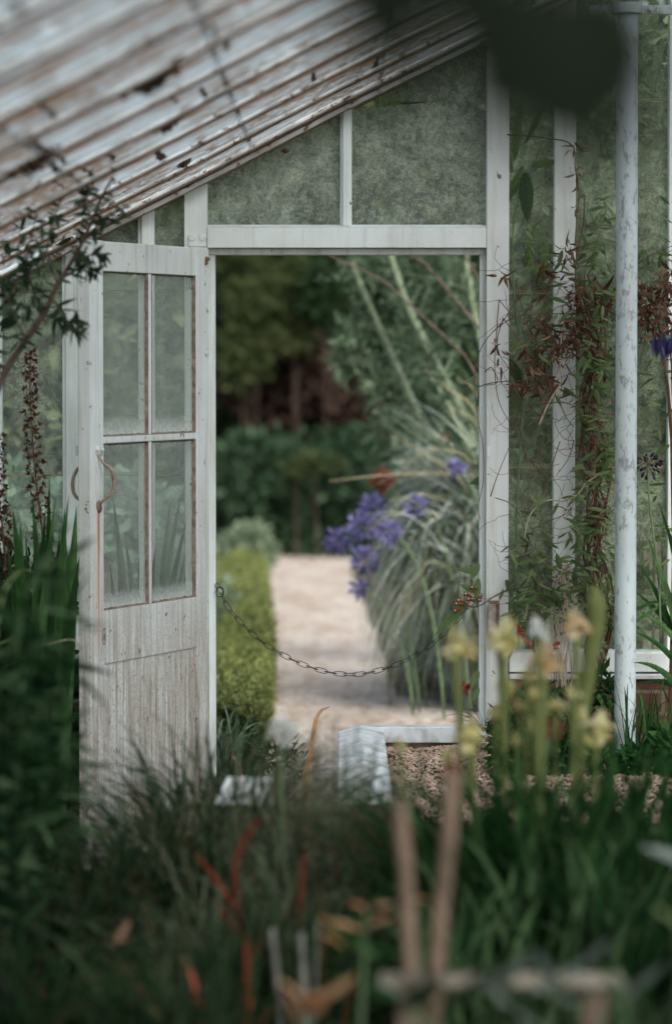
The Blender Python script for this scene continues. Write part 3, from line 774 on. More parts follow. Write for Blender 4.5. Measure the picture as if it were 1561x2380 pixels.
def fan(mb, root, n, L, W, lean, spread, droop=.5, az=None, m=0, seg=8, jit=.04, base_up=1.0, prof=None):
    """blades from a crown: lean = how far outwards tips go (share of L)"""
    for i in range(n):
        a_ = ru(0, 2*math.pi) if az is None else az + rnd.gauss(0, spread)
        o = Vector((math.cos(a_), math.sin(a_)*.8, 0)); l = L*ru(.6, 1.1); k = lean*ru(.3, 1.15)
        p0 = Vector(root) + Vector((ru(-jit, jit), ru(-jit, jit), 0))
        p1 = p0 + o*l*k*.35 + Vector((0, 0, l*.75*base_up)); p2 = p0 + o*l*k + Vector((0, 0, l*(1 - droop*k*ru(.7, 1.3))*base_up))
        mb.blade(bez(p0, p1, p2, seg), W*ru(.6, 1.2), Vector((-o.y, o.x, ru(-.4,.4))), m, prof)
def leafy_stem(mb, pts, n, L, W, m=0, t0=.1, ang=.9, pair=False, bend=.2):
    pts = [Vector(p) for p in pts]; N = len(pts) - 1
    for i in range(n):
        t = t0 + (1-t0)*(i + ru(0, .6))/n; f = min(t, .999)*N; a_ = int(f)
        p = pts[a_].lerp(pts[a_+1], f-a_); d = (pts[a_+1]-pts[a_]).normalized()
        sd = Matrix.Rotation(ru(0, 6.28), 3, d) @ d.orthogonal().normalized()
        for sg in ((1, -1) if pair else (1,)):
            mb.leaf(p, d*(1-ang) + sd*sg*ang, rdir(.6), L*ru(.6, 1.2)*(1-.35*t), W*ru(.7, 1.2)*(1-.3*t), m, bend)
def flowerball(mb, c, r, n, L, W, m=0, up=0):
    for _ in range(n):
        d = rdir(up); mb.quadleaf(Vector(c) + d*r*ru(.2, .8), d + rdir()*.4, L*ru(.7,1.2), W, m)

# ---------------------------------------------------------------- far garden
def tree(x, y, h, cr_, mat, label, n=5200, L=.17, cat='tree', group='evergreens closing the far end of the garden'):
    root = empty('evergreen_tree', (x, y, 0), label, cat, group)
    mb = MB(); mb.tube([(x, y, -.1), (x+ru(-.1,.1), y, h*.35), (x+ru(-.2,.2), y, h*.8)], .07, .03, n=8)
    for _ in range(14):
        z = ru(.15, .8)*h; a_ = ru(0, 6.28); l = cr_*ru(.5,.95)
        mb.tube([(x, y, z), (x+math.cos(a_)*l, y+math.sin(a_)*l, z+l*.3)], .04, .012, n=5)
    mb.build('trunk', M['bark'], root)
    mb = MB(); cloud(mb, (x, y, h*.5), (cr_, cr_*.8, h*.5), n, L, L*.55, 46, .32)
    mb.build('crown', M[mat], root); return root
TL = ['dark dense evergreen tree far behind the doorway', 'tall dull green tree at the far left beyond the glass', 'broad dark tree behind the copper shrub', 'tall shadowy tree beyond the fanlight panes',
      'dark evergreen tree behind the right glazed bays', 'deep green tree at the far right of the garden', 'shadowy tree beyond the leftmost panes', 'dark tree at the outer right edge of the garden', 'tree standing furthest left behind the wall of glass']
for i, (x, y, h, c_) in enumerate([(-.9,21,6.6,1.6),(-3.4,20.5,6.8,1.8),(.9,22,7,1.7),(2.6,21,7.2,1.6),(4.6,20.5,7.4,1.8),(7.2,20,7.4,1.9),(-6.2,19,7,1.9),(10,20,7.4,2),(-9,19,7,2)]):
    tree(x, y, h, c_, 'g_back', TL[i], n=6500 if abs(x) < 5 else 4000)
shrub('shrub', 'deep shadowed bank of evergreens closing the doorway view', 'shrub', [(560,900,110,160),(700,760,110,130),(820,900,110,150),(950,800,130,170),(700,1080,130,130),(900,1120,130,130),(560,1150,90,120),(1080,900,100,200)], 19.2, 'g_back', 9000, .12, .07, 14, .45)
# a clipped dark hedge seals the gaps low down behind them
root = empty('boundary_hedge', (0, 24.5, 0), 'long dark boundary hedge closing the garden behind the trees', 'hedge')
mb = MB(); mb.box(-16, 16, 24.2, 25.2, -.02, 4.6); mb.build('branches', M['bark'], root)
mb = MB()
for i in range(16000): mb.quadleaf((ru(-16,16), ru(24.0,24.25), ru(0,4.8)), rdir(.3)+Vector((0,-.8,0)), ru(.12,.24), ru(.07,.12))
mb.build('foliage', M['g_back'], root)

shrub('shrub', 'yellow green leafy shrub at the top left of the doorway view', 'shrub', [(600,700,75,70),(560,600,55,60),(690,655,75,45),(575,830,60,70),(690,780,40,40)], 17.6, 'g_yellow', 3200, .08, .045, 26, .34)
shrub('shrub', 'copper leaved shrub in the dark heart of the garden view', 'shrub', [(730,890,120,85),(600,930,85,60),(830,960,60,60),(700,830,90,50)], 18.2, 'g_copper', 4200, .085, .06, 14, .34)
shrub('shrub', 'dark green bush between the yellow green shrub and the stalks', 'shrub', [(760,680,50,80),(1040,680,90,130),(1060,880,80,100)], 17.4, 'g_dark', 3400, .09, .05, 12, .4)
shrub('shrub', 'blue green bush at the left doorway edge below the copper leaves', 'shrub', [(560,1130,70,80),(600,1060,60,40)], 16.9, 'g_blue', 2200, .10, .05, 22, .55)
shrub('shrub', 'dark blue green bush in the middle beyond the path end', 'shrub', [(700,1120,85,75),(660,1200,70,60),(760,1200,60,60)], 17.2, 'g_blue', 2800, .09, .045, 22, .6)
shrub('shrub', 'deep green shrub between the path end and the purple flowers', 'shrub', [(820,1120,80,90),(850,1220,70,70),(720,1240,60,40)], 17.0, 'g_blue', 3000, .09, .045, 24, .6)
shrub('shrub', 'yellowish low shrub under the copper leaves', 'shrub', [(730,1075,55,14),(690,1090,30,12)], 16.6, 'g_yellow', 420, .07, .03, 8, .5)
shrub('dome_shrub', 'rounded silvery shrub at the far end of the box hedge', 'shrub', [(565,1275,62,46),(610,1290,30,32)], 12.9, 'g_silver', 3000, .05, .03, 24, .45)

# box hedge along the path
root = empty('box_hedge', (-.45, 6, 0), 'low clipped yellow green box hedge along the left of the path', 'hedge')
mb = MB(); core = MB(); hy = [1.9 + .4*i for i in range(28)]
HW, HH = .30, .30
vs = []
for y in hy:
    xr = path_left(y) - .05; 
    vs += [(xr-HW+.04,y,0),(xr-.04,y,0),(xr-.05,y,HH-.12),(xr-.10,y,HH-.04),(xr-HW+.10,y,HH-.04),(xr-HW+.05,y,HH-.12)]
core.add(vs, [(6*i+k, 6*i+(k+1)%6, 6*i+6+(k+1)%6, 6*i+6+k) for i in range(len(hy)-1) for k in range(6)] + [(5,4,3,2,1,0)])
core.build('branches', M['g_dark'], root)
for i in range(17000):
    y = 1.8 + 11.0*ru(0,1)**1.25; xr = path_left(y) - .05; q = ru(0, 1); lump = .035*noise.noise(Vector((y*2.2, q*3, 1))) + .015*noise.noise(Vector((y*9, q*9, 4)))
    if q < .5: qq = ru(0,1); p = Vector((xr - HW*qq, y, HH + lump + ru(-.03,.008) - .13*abs(2*qq-1)**2.4)); d = Vector((0,0,1))
    elif q < .9: z = ru(.0, HH); p = Vector((xr + lump + ru(-.03,.006) - (.05 if z > HH-.05 else 0)*((z-HH+.05)/.05), y, z)); d = Vector((1,0,.3))
    else: p = Vector((xr - HW - lump, y, ru(0,HH))); d = Vector((-1,0,.3))
    mb.quadleaf(p, d + rdir()*.9, ru(.014,.03), ru(.010,.017))
for i in range(900):     # stray shoots
    y = 1.9 + 9*ru(0,1)**1.4; p = Vector((path_left(y) - .05 - HW*ru(0,1), y, HH)); h_ = ru(.01,.06); mb.quadleaf(p + Vector((0,0,h_)), rdir(1), .02, .01)
for i in range(900): mb.quadleaf((path_left(1.9)-.05-HW*ru(0,1), 1.88, ru(0,HH)), Vector((0,-1,.2))+rdir()*.8, .026, .016)
mb.build('foliage', M['g_hedge'], root)

# beds beyond the door, left of the hedge and right of the path
shrub('border_plant', 'small pinkish white flowering plant left of the box hedge', 'plant', [(520,1450,26,22),(522,1500,22,26)], 8.5, 'petals_pw', 260, .05, .04, 6, .5)  if 'petals_pw' in M else None
M['petals_pw'] = leafmat('pink_white_petals', [(.70,.62,.64), (.42,.16,.16), (.76,.72,.72)], .4)
shrub('border_plant', 'small pinkish white flowering plant left of the box hedge', 'plant', [(518,1450,24,20),(520,1505,20,24)], 8.5, 'petals_pw', 240, .05, .04, 6, .5, stem='stem_green')
shrub('border_plant', 'grey green leafy plant in the border left of the hedge', 'plant', [(515,1560,30,40),(510,1400,34,50),(490,1480,40,80)], 7.0, 'g_silver', 1000, .05, .03, 10, .5, stem='stem_green')
root = empty('spiky_plant', (at(525,1700,.5).x, .5, 0), 'spiky silver green plant just outside the left jamb', 'plant')
mb = MB(); fan(mb, at(522, 1800, .5), 46, .28, .013, .75, 1, .5); mb.build('leaves', M['g_silver'], root)
root = empty('low_bush', (at(590,1800,.9).x, .9, 0), 'dark needle leaved bush at the near end of the box hedge', 'bush')
mb = MB(); cloud(mb, at(575, 1800, .95), (.16,.12,.14), 1900, .04, .008, 20, .5, .5); mb.build('foliage', M['g_mid'], root)
root = empty('blade_plant', (at(720,1900,-1.2).x, -1.2, 0), 'pair of curved orange brown leaf blades rising before the path', 'plant')
for pts, wd in (([(712,1900),(722,1760),(738,1665),(768,1642)], .011), ([(700,1860),(712,1780),(725,1738)], .010), ([(575,1880),(560,1800),(548,1765),(530,1755)], .009)):
    mb = MB(); mb.blade(smooth_path([at(x, y, -1.2) for x, y in pts], 5), wd*1.6, Vector((1,.3,0)), prof=lambda q: 1-.9*q**3); mb.build('leaf', M['orange_leaf'], root)

# tall silver stalks leaning across the doorway
root = empty('silver_stalk_plant', (at(1150,1500,5).x, 5, 0), 'tall silvery plant with thick stalks leaning left across the doorway', 'plant')
st = [[(1150,1640),(1140,1300),(1060,1080),(985,985),(925,860),(862,720),(815,600),(790,480)],
      [(1160,1640),(1150,1250),(1090,1000),(1020,860),(962,745),(925,650),(895,540),(880,440)],
      [(1180,1640),(1170,1200),(1140,900),(1105,740),(1085,620),(1072,480)],
      [(1170,1640),(1165,1300),(1120,1120),(1050,960),(1000,880)]]
lm = MB()
for k, pts in enumerate(st):
    P = smooth_path([at(x, y, 5 - .25*k) for x, y in pts], 5)
    mb = MB(); mb.tube(P, .027, .012, n=8); mb.build('stalk', M['stem_silver'], root, smooth=True)
    leafy_stem(lm, P, 150, .12, .013, 0, .22, .62, bend=.5)
    for _ in range(16):      # side shoots with their own feathery leaves
        f = int(len(P)*ru(.35, .98)); p = P[min(f, len(P)-1)]; d = Vector((ru(-1,.8), ru(-.8,.8), ru(-.1,.9))).normalized()
        q = [p, p + d*.10, p + d*.2 + Vector((0,0,.03))]; lm.tube(q, .006, .003, n=5)
        leafy_stem(lm, q, 26, .065, .013, 0, .2, .6)
lm.build('leaves', M['g_feather'], root)
shrub('feathery_shrub', 'feathery pale green shrub behind the leaning silver stalks', 'shrub', [(1010,700,70,90),(960,600,80,60),(980,830,70,70),(830,770,40,26),(815,850,38,22),(890,900,50,36),(860,620,40,40),(940,1000,60,50),(1080,1000,60,80),(1060,1080,60,60)], 6.2, 'g_feather', 6400, .085, .012, 18, .5, stem='stem_green', base=at(1200,800,6.2).x)
shrub('shrub', 'mixed green and straw undergrowth right of the path', 'shrub', [(1060,1180,80,90),(990,1130,70,50),(1080,1480,60,110),(960,1480,40,60)], 5.4, 'g_grass', 2600, .11, .012, 12, .5)
shrub('low_straw_plant', 'brown straw like undergrowth at the foot of the arching grass', 'plant', [(1000,1590,50,30),(1080,1580,60,50),(940,1560,30,40),(1060,1500,60,50)], 5.6, 'straw_low', 1500, .09, .010, 12, .5, stem='stem_brown')

# big arching grass
root = empty('ornamental_grass', (at(1110,1640,4.6).x, 4.6, 0), 'fountain of arching blue grey grass right of the path', 'grass clump')
mb = MB()
for i in range(900):
    x0 = ru(1080,1260); y_ = 4.55 + ru(-.3,.3); a_ = at(x0, 1690, y_); a_.z = 0
    ex = ru(825,1105); ey = ru(1180,1640) if i % 3 else ru(1330,1660)
    top = ru(1000,1260); cx_ = (x0+ex)/2 + ru(-70,60)
    b_ = at(cx_, top - (ey-top)*.45, y_ - ru(0,.3)); c_ = at(ex, ey, y_ - ru(-.1,.45)); c_.z = max(c_.z, .02)
    mb.blade(bez(a_, b_, c_, 9), ru(.010,.030), Vector((ru(-.6,.6),1,ru(-.3,.3))))
for i in range(520):      # higher tier
    y_ = 4.7 + ru(-.2,.3); a_ = at(ru(1110,1280), 1640, y_); a_.z = 0; c_ = at(ru(850,1115), ru(1060,1420), y_ - ru(0,.4)); tp = at(ru(1040,1180), ru(900,1060), y_)
    mb.blade(bez(a_, tp*1.0 + Vector((0,0,.12)), c_, 9), ru(.012,.028), Vector((ru(-.6,.6),1,ru(-.3,.3))))
for i in range(90):       # stiff upper blades slanting up and left
    y_ = 4.4 + ru(-.3,.3); a_ = at(ru(1090,1240), ru(1150,1350), y_); c_ = at(ru(870,1100), ru(900,1190), y_); mid = (a_+c_)/2 + Vector((0,0,ru(.02,.12)))
    r_ = at(1200, 1640, y_); r_.z = 0; mb.blade(smooth_path([r_, a_, mid, c_], 4), ru(.010,.020), Vector((ru(-.3,.3),1,.5)))
mb.build('blades', M['g_grass'], root)
root = empty('straw_grass', (at(1150,1600,4.2).x, 4.2, 0), 'loose straw coloured blades reaching left above the purple flowers', 'grass clump')
mb = MB()
for pts in ([(1150,1300),(1130,1130),(1040,1100),(880,1105),(765,1118)], [(1180,1200),(1110,965),(1045,905),(985,855)], [(1180,1250),(1112,930),(1060,880)], [(1150,1350),(1080,1200),(990,1150),(900,1165)],
            [(1160,1300),(1090,1140),(1000,1060),(905,1010)], [(1150,1400),(1050,1215),(930,1190),(850,1230)], [(1170,1300),(1120,1010),(1040,940)], [(1140,1400),(1060,1290),(960,1210),(820,1330)], [(1150,1300),(1100,1080),(1000,1045),(930,1095)]):
    P = smooth_path([at(x, y, 4.2) for x, y in pts], 5); P[0].z = P[0].z
    mb.blade([Vector((P[0].x+.05, 4.2, 0)), *P], .019, Vector((0,1,.6)), prof=lambda q: 1-.8*q)
for i in range(22):
    a_ = at(ru(1080,1200), 1600, 5.2+ru(-.3,.3)); a_.z = 0; c_ = at(ru(850,1110), ru(1050,1600), 5.2+ru(-.3,.3))
    mb.blade(bez(a_, (a_+c_)/2 + Vector((0,0,ru(.2,.5))), c_, 7), ru(.005,.010), Vector((0,1,.5)))
mb.build('blades', M['g_straw'], root)
def umbel(pos, r, y, label, mat='purple', n=150, basex=None, group='purple flower heads beside the path', L=.045):
    c = at(*pos, y); bxx = c.x + .25 if basex is None else basex
    root = empty('flower', (bxx, y, 0), label, 'flower', group)
    mb = MB(); mb.tube(bez((bxx, y, 0), (bxx - .05, y, c.z*.9), c, 9), .006, .004, n=6); mb.build('stem', M['stem_green'], root, smooth=True)
    mb = MB(); flowerball(mb, c, r/scale_at(y), n, L, L*.42); mb.build('petals', M[mat], root)
UL = ['purple flower head nearest the path, leftmost of the cluster', 'purple flower head high in the cluster below the red bloom', 'purple flower head in the middle of the cluster', 'large purple flower head low in the cluster', 'small round purple flower hanging lowest over the path', 'small purple flower deep in the grass right of the cluster', 'purple flower head directly left of the arching grass', 'tiny purple flower by the right jamb']
for i, (p, r) in enumerate([((785,1258),30),((868,1178),32),((838,1225),34),((850,1305),34),((834,1366),17),((965,1178),22),((905,1235),26),((1056,1086),13)]):
    umbel(p, r, 4.6 - .1*i, UL[i], n=110 if r > 20 else 50)
umbel((887,1118), 18, 4.9, 'bright orange red flower above the purple cluster', 'redorange', 70, group=None, L=.05)
umbel((1035,1032), 13, 4.9, 'red flower half hidden among the silver leaves', 'redorange', 50, group=None)
umbel((1078,1600), 10, 1.2, 'small pink red bud near the foot of the right jamb', 'red', 40, basex=at(1090,1600,1.2).x, group=None, L=.025)

# ---------------------------------------------------------------- outside, close behind the glass
shrub('shrub', 'dull green shrub seen blurred through the left panes', 'shrub', [(-100,800,150,160),(60,760,120,150),(220,780,100,150),(350,800,60,160),(120,950,120,120),(280,980,100,120),(-300,850,120,200)], 2.6, 'g_left', 5200, .10, .05, 12, .4)
shrub('shrub', 'pale blue green plants low outside the left panes', 'shrub', [(30,1230,110,100),(200,1230,100,90),(300,1210,90,90),(380,1280,50,110),(-150,1250,130,110),(300,1150,60,30)], 2.0, 'g_mint', 3000, .09, .05, 10, .4)
shrub('shrub', 'pinkish stemmed shrub outside the leftmost pane', 'shrub', [(20,1060,60,70),(70,1080,40,30)], 1.6, 'g_pink', 300, .07, .03, 7, .5) if 'g_pink' in M else None
shrub('shrub', 'olive leaved climber filling the view above the fanlight', 'shrub', [(560,480,120,70),(720,420,120,90),(900,350,130,120),(1050,280,110,150),(1000,470,130,60),(350,520,90,60)], 3.4, 'g_yellow', 3600, .09, .05, 10, .35, base=at(1330,800,3.4).x)
shrub('shrub', 'large leaved bush pressed behind the narrow right hand panes', 'shrub', [(1230,1300,60,150),(1240,1100,60,130),(1230,880,60,140),(1235,640,60,130),(1240,420,60,130),(1240,200,60,140)], .75, 'g_out', 3000, .085, .04, 16, .45)
shrub('shrub', 'dense small leaved bush behind the panes beside the column', 'shrub', [(1400,1350,90,150),(1430,1150,90,150),(1400,900,80,140),(1500,700,100,150),(1500,420,110,150),(1490,200,110,150),(1560,1000,90,200),(1400,300,80,150)], .85, 'g_out', 5600, .07, .032, 16, .45)
shrub('shrub', 'pale olive bush behind the panes right of the column', 'shrub', [(1530,300,80,120),(1540,560,80,120),(1650,600,120,300),(1560,900,60,120),(1650,1100,130,300)], .6, 'g_out', 2600, .06, .026, 14, .4)

# ---------------------------------------------------------------- climber on the right-hand bars
vine = empty('climbing_vine', at(1385, 1600, -.12), 'half dead climber with curled brown leaves on the right glazing bars', 'climber')
Z5 = lambda x, y: (x*.3294 + 1047, y*.3294 + 571)
tend = [[(740,110),(640,190),(500,330),(370,530),(260,650),(190,780),(165,950),(180,1100),(190,1230),(225,1400),(230,1650),(190,1850),(210,1930)],
 [(810,480),(640,480),(500,495),(400,530),(330,580),(265,640)], [(340,380),(322,620),(310,800),(320,1000),(360,1150),(480,1350)], [(340,380),(440,500)],
 [(370,510),(450,620),(560,760),(680,930),(760,1100),(820,1220),(870,1280)], [(370,510),(330,650),(340,760),(400,850),(460,945)], [(195,995),(300,965),(450,955),(560,955),(640,965)],
 [(540,1120),(700,1110),(800,1105),(900,1150),(960,1200)], [(500,1350),(470,1200),(520,1050),(600,950),(640,860)], [(320,1780),(420,1820),(500,1930),(520,2020)], [(575,2000),(700,1940),(830,1880),(880,1780)],
 [(460,240),(520,500),(600,700),(660,900)], [(240,890),(290,860),(330,960),(255,985)], [(560,590),(660,520),(740,440),(800,420)], [(770,1380),(690,1620),(640,1760),(560,1790)], [(870,1370),(830,1500),(745,1620)],
 [(520,1490),(620,1580),(690,1680),(660,1810)], [(280,1770),(330,1620),(420,1400)], [(900,560),(960,620),(940,690),(990,640),(1060,620),(1140,600)], [(1300,640),(1370,670),(1340,780),(1300,840)], [(1310,130),(1420,60),(1561,0),(1640,-30)], [(1310,180),(1400,120),(1561,30)],
 [(980,330),(1060,350),(1140,375)], [(930,720),(960,650),(1060,660)], [(1080,640),(1060,740),(1130,850)], [(850,380),(900,385),(960,420)], [(750,980),(640,1180),(600,1300)]]
mb = MB()
for k, t in enumerate(tend):
    y0 = -.12 - .05*((k*7) % 5)/5
    mb.tube(smooth_path([at(*Z5(x, y), y0 - .02*math.sin(i)) for i, (x, y) in enumerate(t)], 5), .0019, .0011, n=5)
t = [(1178,312),(1230,315),(1285,322),(1320,330),(1335,350),(1336,390),(1345,450),(1340,500),(1335,575)]
mb.tube(smooth_path([at(x, y, -.1) for x, y in t], 4), .0024, .0018, n=5)
for i in range(210):     # a random tangle of hair-thin tendrils
    x, y = (rnd.gauss(1345, 45) if i % 3 else rnd.gauss(1235, 30)), ru(600, 1450); p = at(x, y, -.1 - ru(0,.1)); pts = [p]; d = rdir(); d.y *= .3
    for _ in range(7):
        d = (d + rdir()*.55).normalized(); d.y *= .4; pts.append(pts[-1] + d*ru(.012,.035))
    mb.tube(smooth_path(pts, 3), .0012, .0007, n=4)
mb.build('tendrils', M['stem_brown'], vine, smooth=True)
mb = MB()   # main bundle of stems
for i in range(10):
    x0 = 1392 + ru(-16,22); ph = ru(0,6.28); pts = []
    top = ru(600,900) if i < 9 else ru(380,560)
    for k in range(16):
        y = 1560 - (1560-top)*k/15; pts.append(at(x0 - 28*(k/15)**2 + 17*math.sin(ph + k*1.25) + (i%3-1)*8*(k/15), y, -.11 - .03*math.sin(ph*2 + k*.9)))
    mb.tube(smooth_path(pts, 3), .0042, .0022, n=6)
mb.build('stems', M['stem_brown'], vine, smooth=True)
mb = MB()
for t in [[(620,1270),(700,1090),(780,960),(770,850),(780,650),(800,560),(830,520)], [(1060,1610),(960,1670),(900,1750),(800,1800),(700,1795),(620,1830),(550,1920),(520,2060)]]:
    mb.tube(smooth_path([at(*Z5(x, y), -.16) for x, y in t], 5), .0034, .0022, n=6)
for i in range(18):
    x0 = 1300 + ru(-14,34); pts = [at(x0 + 9*math.sin(i + k*.8) + (1392-x0)*.0*k, 1600 - 36*k, -.15 + .02*math.sin(k+i)) for k in range(9)]
    mb.tube(smooth_path(pts, 3), .0022, .0016, n=5)
mb.build('pale_stems', M['stem_pale'], vine, smooth=True)
mb = MB()
def dryleaf(px, py, y0, L):
    p = at(px, py, y0); d = Vector((ru(-.7,.7), ru(-.4,.3), ru(-1.2,.25))).normalized()
    mb.leaf(p, d, rdir(), L, L*ru(.2,.38), bend=ru(-1.3,1.5), n=5)
for cx_, cy_, sx, sy, n_ in [(1345,700,32,55,110),(1395,680,30,40,56),(1330,780,34,45,90),(1385,830,26,80,56),(1270,650,18,50,30),(1262,760,24,36,44),(1240,850,26,32,50),(1275,900,24,22,30),(1215,900,24,22,18),(1375,950,22,70,36),(1385,1070,20,50,28),(1290,810,20,34,36),(1160,815,10,32,9),(1165,640,22,6,10),(1335,340,7,10,8),(1342,420,5,40,8),(1320,590,18,26,26),(1395,1190,12,50,40),(1318,1195,12,12,7),(1335,480,6,20,6)]:
    for _ in range(n_): dryleaf(rnd.gauss(cx_, sx*.6), rnd.gauss(cy_, sy*.6), -.07 - ru(0,.13), ru(.018,.050))
mb.build('dried_leaves', M['dry'], vine)
mb = MB()
for cx_, cy_, sx, sy, n_ in [(1385,560,30,40,16),(1330,720,50,60,14),(1390,850,24,60,16),(1350,900,40,40,8),(1400,1010,20,60,12),(1270,620,30,40,7),(1390,1180,24,80,30),(1350,1330,40,60,54),(1300,1380,40,40,34),(1390,1420,30,60,44),(1250,1400,40,40,18),(1400,480,20,40,8),(1230,560,20,30,5),(1330,1250,30,60,12),(1205,1440,30,50,10),(1400,700,20,60,14),(1390,1080,25,60,22),(1240,1250,30,80,14),(1540,900,30,80,16),(1520,1250,30,80,16),(1530,560,30,60,10),(1360,1230,30,40,20),(1385,800,28,110,34),(1400,950,24,110,34),(1240,1330,40,90,40),(1350,1130,30,120,30),(1380,620,30,60,18),(1250,800,30,110,14),(1330,1420,50,50,30)]:
    for _ in range(n_):
        p = at(rnd.gauss(cx_, sx*.7), rnd.gauss(cy_, sy*.7), -.08 - ru(0,.16)); d = Vector((ru(-1,1), ru(-.4,.2), ru(-.7,.4))).normalized()
        L = ru(.035,.062); mb.leaf(p, d, Vector((ru(-.5,.5), -.6, .7)), L, L*ru(.24,.42), bend=ru(.1,.5))
for (x0,y0,x1,y1,wd) in [(1285,700,1240,745,.016),(1290,420,1210,520,.0),(1340,775,1400,740,.02),(1310,900,1345,925,.014)]:
    a_, b_ = at(x0,y0,-.12), at(x1,y1,-.14)
    if wd: mb.leaf(a_, b_-a_, (0,-1,.4), (b_-a_).length, wd, bend=.2)
mb.build('green_leaves', M['g_vine'], vine)

# second brown mass right of the column
shrub('dead_flower_head', 'mass of curled rusty brown dead leaves right of the column', 'dead plant', [(1525,700,36,52),(1555,690,34,60),(1500,750,24,34),(1550,790,26,30),(1490,680,14,22)], -.25, 'dry', 360, .040, .014, 12, .62, stem='stem_brown', base=at(1600,700,-.25).x)
# big hanging leaves in the upper right bay
root = empty('broad_leaf_plant', at(1240, 1500, -.05), 'plant with long drooping leaves in the upper bay left of the bar', 'plant')
mb = MB(); mb.tube(smooth_path([at(x, y, .03 if y > 1500 else -.03) for x, y in ((1205,1500),(1200,1200),(1215,900),(1190,620),(1205,450),(1240,380),(1262,330))], 5), .004, .003, n=6); mb.build('stem', M['stem_green'], root, smooth=True)
for (x0,y0,x1,y1,wd,b) in [(1222,400,1228,515,.052,.05),(1215,385,1182,470,.03,.3),(1235,385,1290,365,.028,.5),(1195,370,1215,240,.03,.2),(1190,400,1180,330,.02,.2),(1245,520,1222,620,.022,.3),(1215,900,1190,830,.04,.2),(1210,960,1185,880,.035,.2),(1225,600,1275,660,.026,.3),(1270,560,1262,660,.028,.2),(1265,240,1225,330,.02,.3)]:
    a_, b_ = at(x0,y0,-.035), at(x1,y1,-.06); mb = MB(); mb.leaf(a_, b_-a_, (.2,-1,.3), (b_-a_).length, wd*1.1, bend=b*1.6, n=7); mb.build('leaf', M['g_branch' if wd > .035 else 'g_vine'], root)
# orange tubular flowers at the end of the chain
root = empty('trumpet_flower_twig', at(1272, 1500, -.14), 'twig with orange red trumpet flowers over the right end of the chain', 'flower twig')
tw = smooth_path([at(x, y, -.13) for x, y in ((1290,1500),(1285,1420),(1272,1361),(1212,1366),(1175,1374),(1150,1385),(1120,1405),(1102,1411),(1080,1407))], 5)
mb = MB(); mb.tube(tw, .0026, .0016, n=6)
fl = [(1096,1365,1115,1372),(1082,1380,1104,1392),(1088,1392,1108,1400),(1113,1394,1124,1380),(1066,1395,1092,1408),(1060,1403,1084,1408),(1057,1419,1082,1410)]
for x0, y0, x1, y1 in fl: mb.tube([at(x1, y1, -.135), at(x0*.35+x1*.65, y0*.35+y1*.65, -.14)], .001, n=4)
mb.build('stem', M['stem_brown'], root, smooth=True)
for x0, y0, x1, y1 in fl:
    a_ = at(x0*.35+x1*.65, y0*.35+y1*.65, -.14); b_ = at(x0, y0, -.16); mb = MB()
    mb.tube([a_, a_.lerp(b_, .35), a_.lerp(b_, .8), b_], lambda q: .0028 + .0034*q + (.003 if q > .9 else 0), n=9)
    mb.tube([b_, b_ + (b_-a_)*.08], .0045, .0035, n=8, m=1); mb.build('flower', [M['redorange'], M['yellow']], root, smooth=True)
for (x0,y0,x1,y1,wd) in [(1080,1405,1012,1478,.042),(1112,1375,1070,1358,.028),(1112,1330,1062,1322,.022),(1113,1310,1095,1345,.03),(1170,1370,1160,1395,.014),(1230,1365,1255,1395,.018),(1112,1560,1095,1600,.03),(1113,1600,1100,1630,.02),(1112,1345,1106,1400,.03)]:
    a_, b_ = at(x0,y0,-.12), at(x1,y1,-.15); mb = MB(); mb.leaf(a_, b_-a_, (.3,-1,.3), (b_-a_).length, wd, bend=.1, n=7); mb.build('leaf', M['g_vine'], root)
root = empty('red_flower_spray', at(1215, 1600, -.3), 'spray of small crimson flowers above the sill beside the post', 'flower')
mb = MB(); mb.tube(smooth_path([at(x, y, -.3) for x, y in ((1230,1600),(1245,1530),(1222,1490),(1205,1460),(1190,1440))], 4), .002, n=5); mb.build('stem', M['stem_brown'], root)
mb = MB()
for x, y in ((1193,1447),(1202,1458),(1212,1471),(1208,1480),(1222,1495),(1232,1504),(1243,1508),(1290,1502),(1294,1494)): flowerball(mb, at(x, y, -.3), .009, 12, .011, .007)
mb.build('petals', M['red'], root)

# low growth at the foot of the right wall, ferny tuft, sword leaves, agapanthus heads
shrub('low_plants', 'dark low leafy plant at the foot of the brick wall right of the doorway', 'plant', [(1180,1700,50,50),(1260,1690,60,60),(1350,1680,60,60),(1400,1620,30,60)], -.32, 'g_mid', 1100, .05, .018, 12, .5, stem='stem_green')
shrub('low_plants', 'green leafy plants growing over the gravel right of the kerb', 'plant', [(1190,1745,50,34),(1290,1745,60,36),(1385,1768,36,18),(1480,1772,46,20),(1560,1750,50,40)], -.9, 'g_mid', 1900, .05, .02, 12, .5, stem='stem_green')
root = empty('fern_tuft', at(1130, 1720, -.2), 'tuft of thin dark arching fronds on the kerb by the right jamb', 'fern')
mb = MB()
for (x1,y1,up) in [(1035,1665,25),(1048,1680,20),(1060,1655,22),(1085,1650,24),(1100,1640,25),(1110,1690,14),(1150,1650,20),(1140,1640,16),(1075,1672,24)]:
    a_, c_ = at(1125,1700,-.2), at(x1,y1,-.3); P = bez(a_, (a_+c_)/2 + Vector((0,0,up/600*1.3)), c_, 9); mb.blade(P, .009, Vector((0,1,.6)), prof=lambda q: 1-.9*q)
mb.build('fronds', M['g_dark'], root)
root = empty('sword_leaf_plant', at(1610, 1740, -.45), 'dark sword leaved plant at the right edge beyond the column', 'plant')
mb = MB(); rt = at(1625, 1620, -.45)
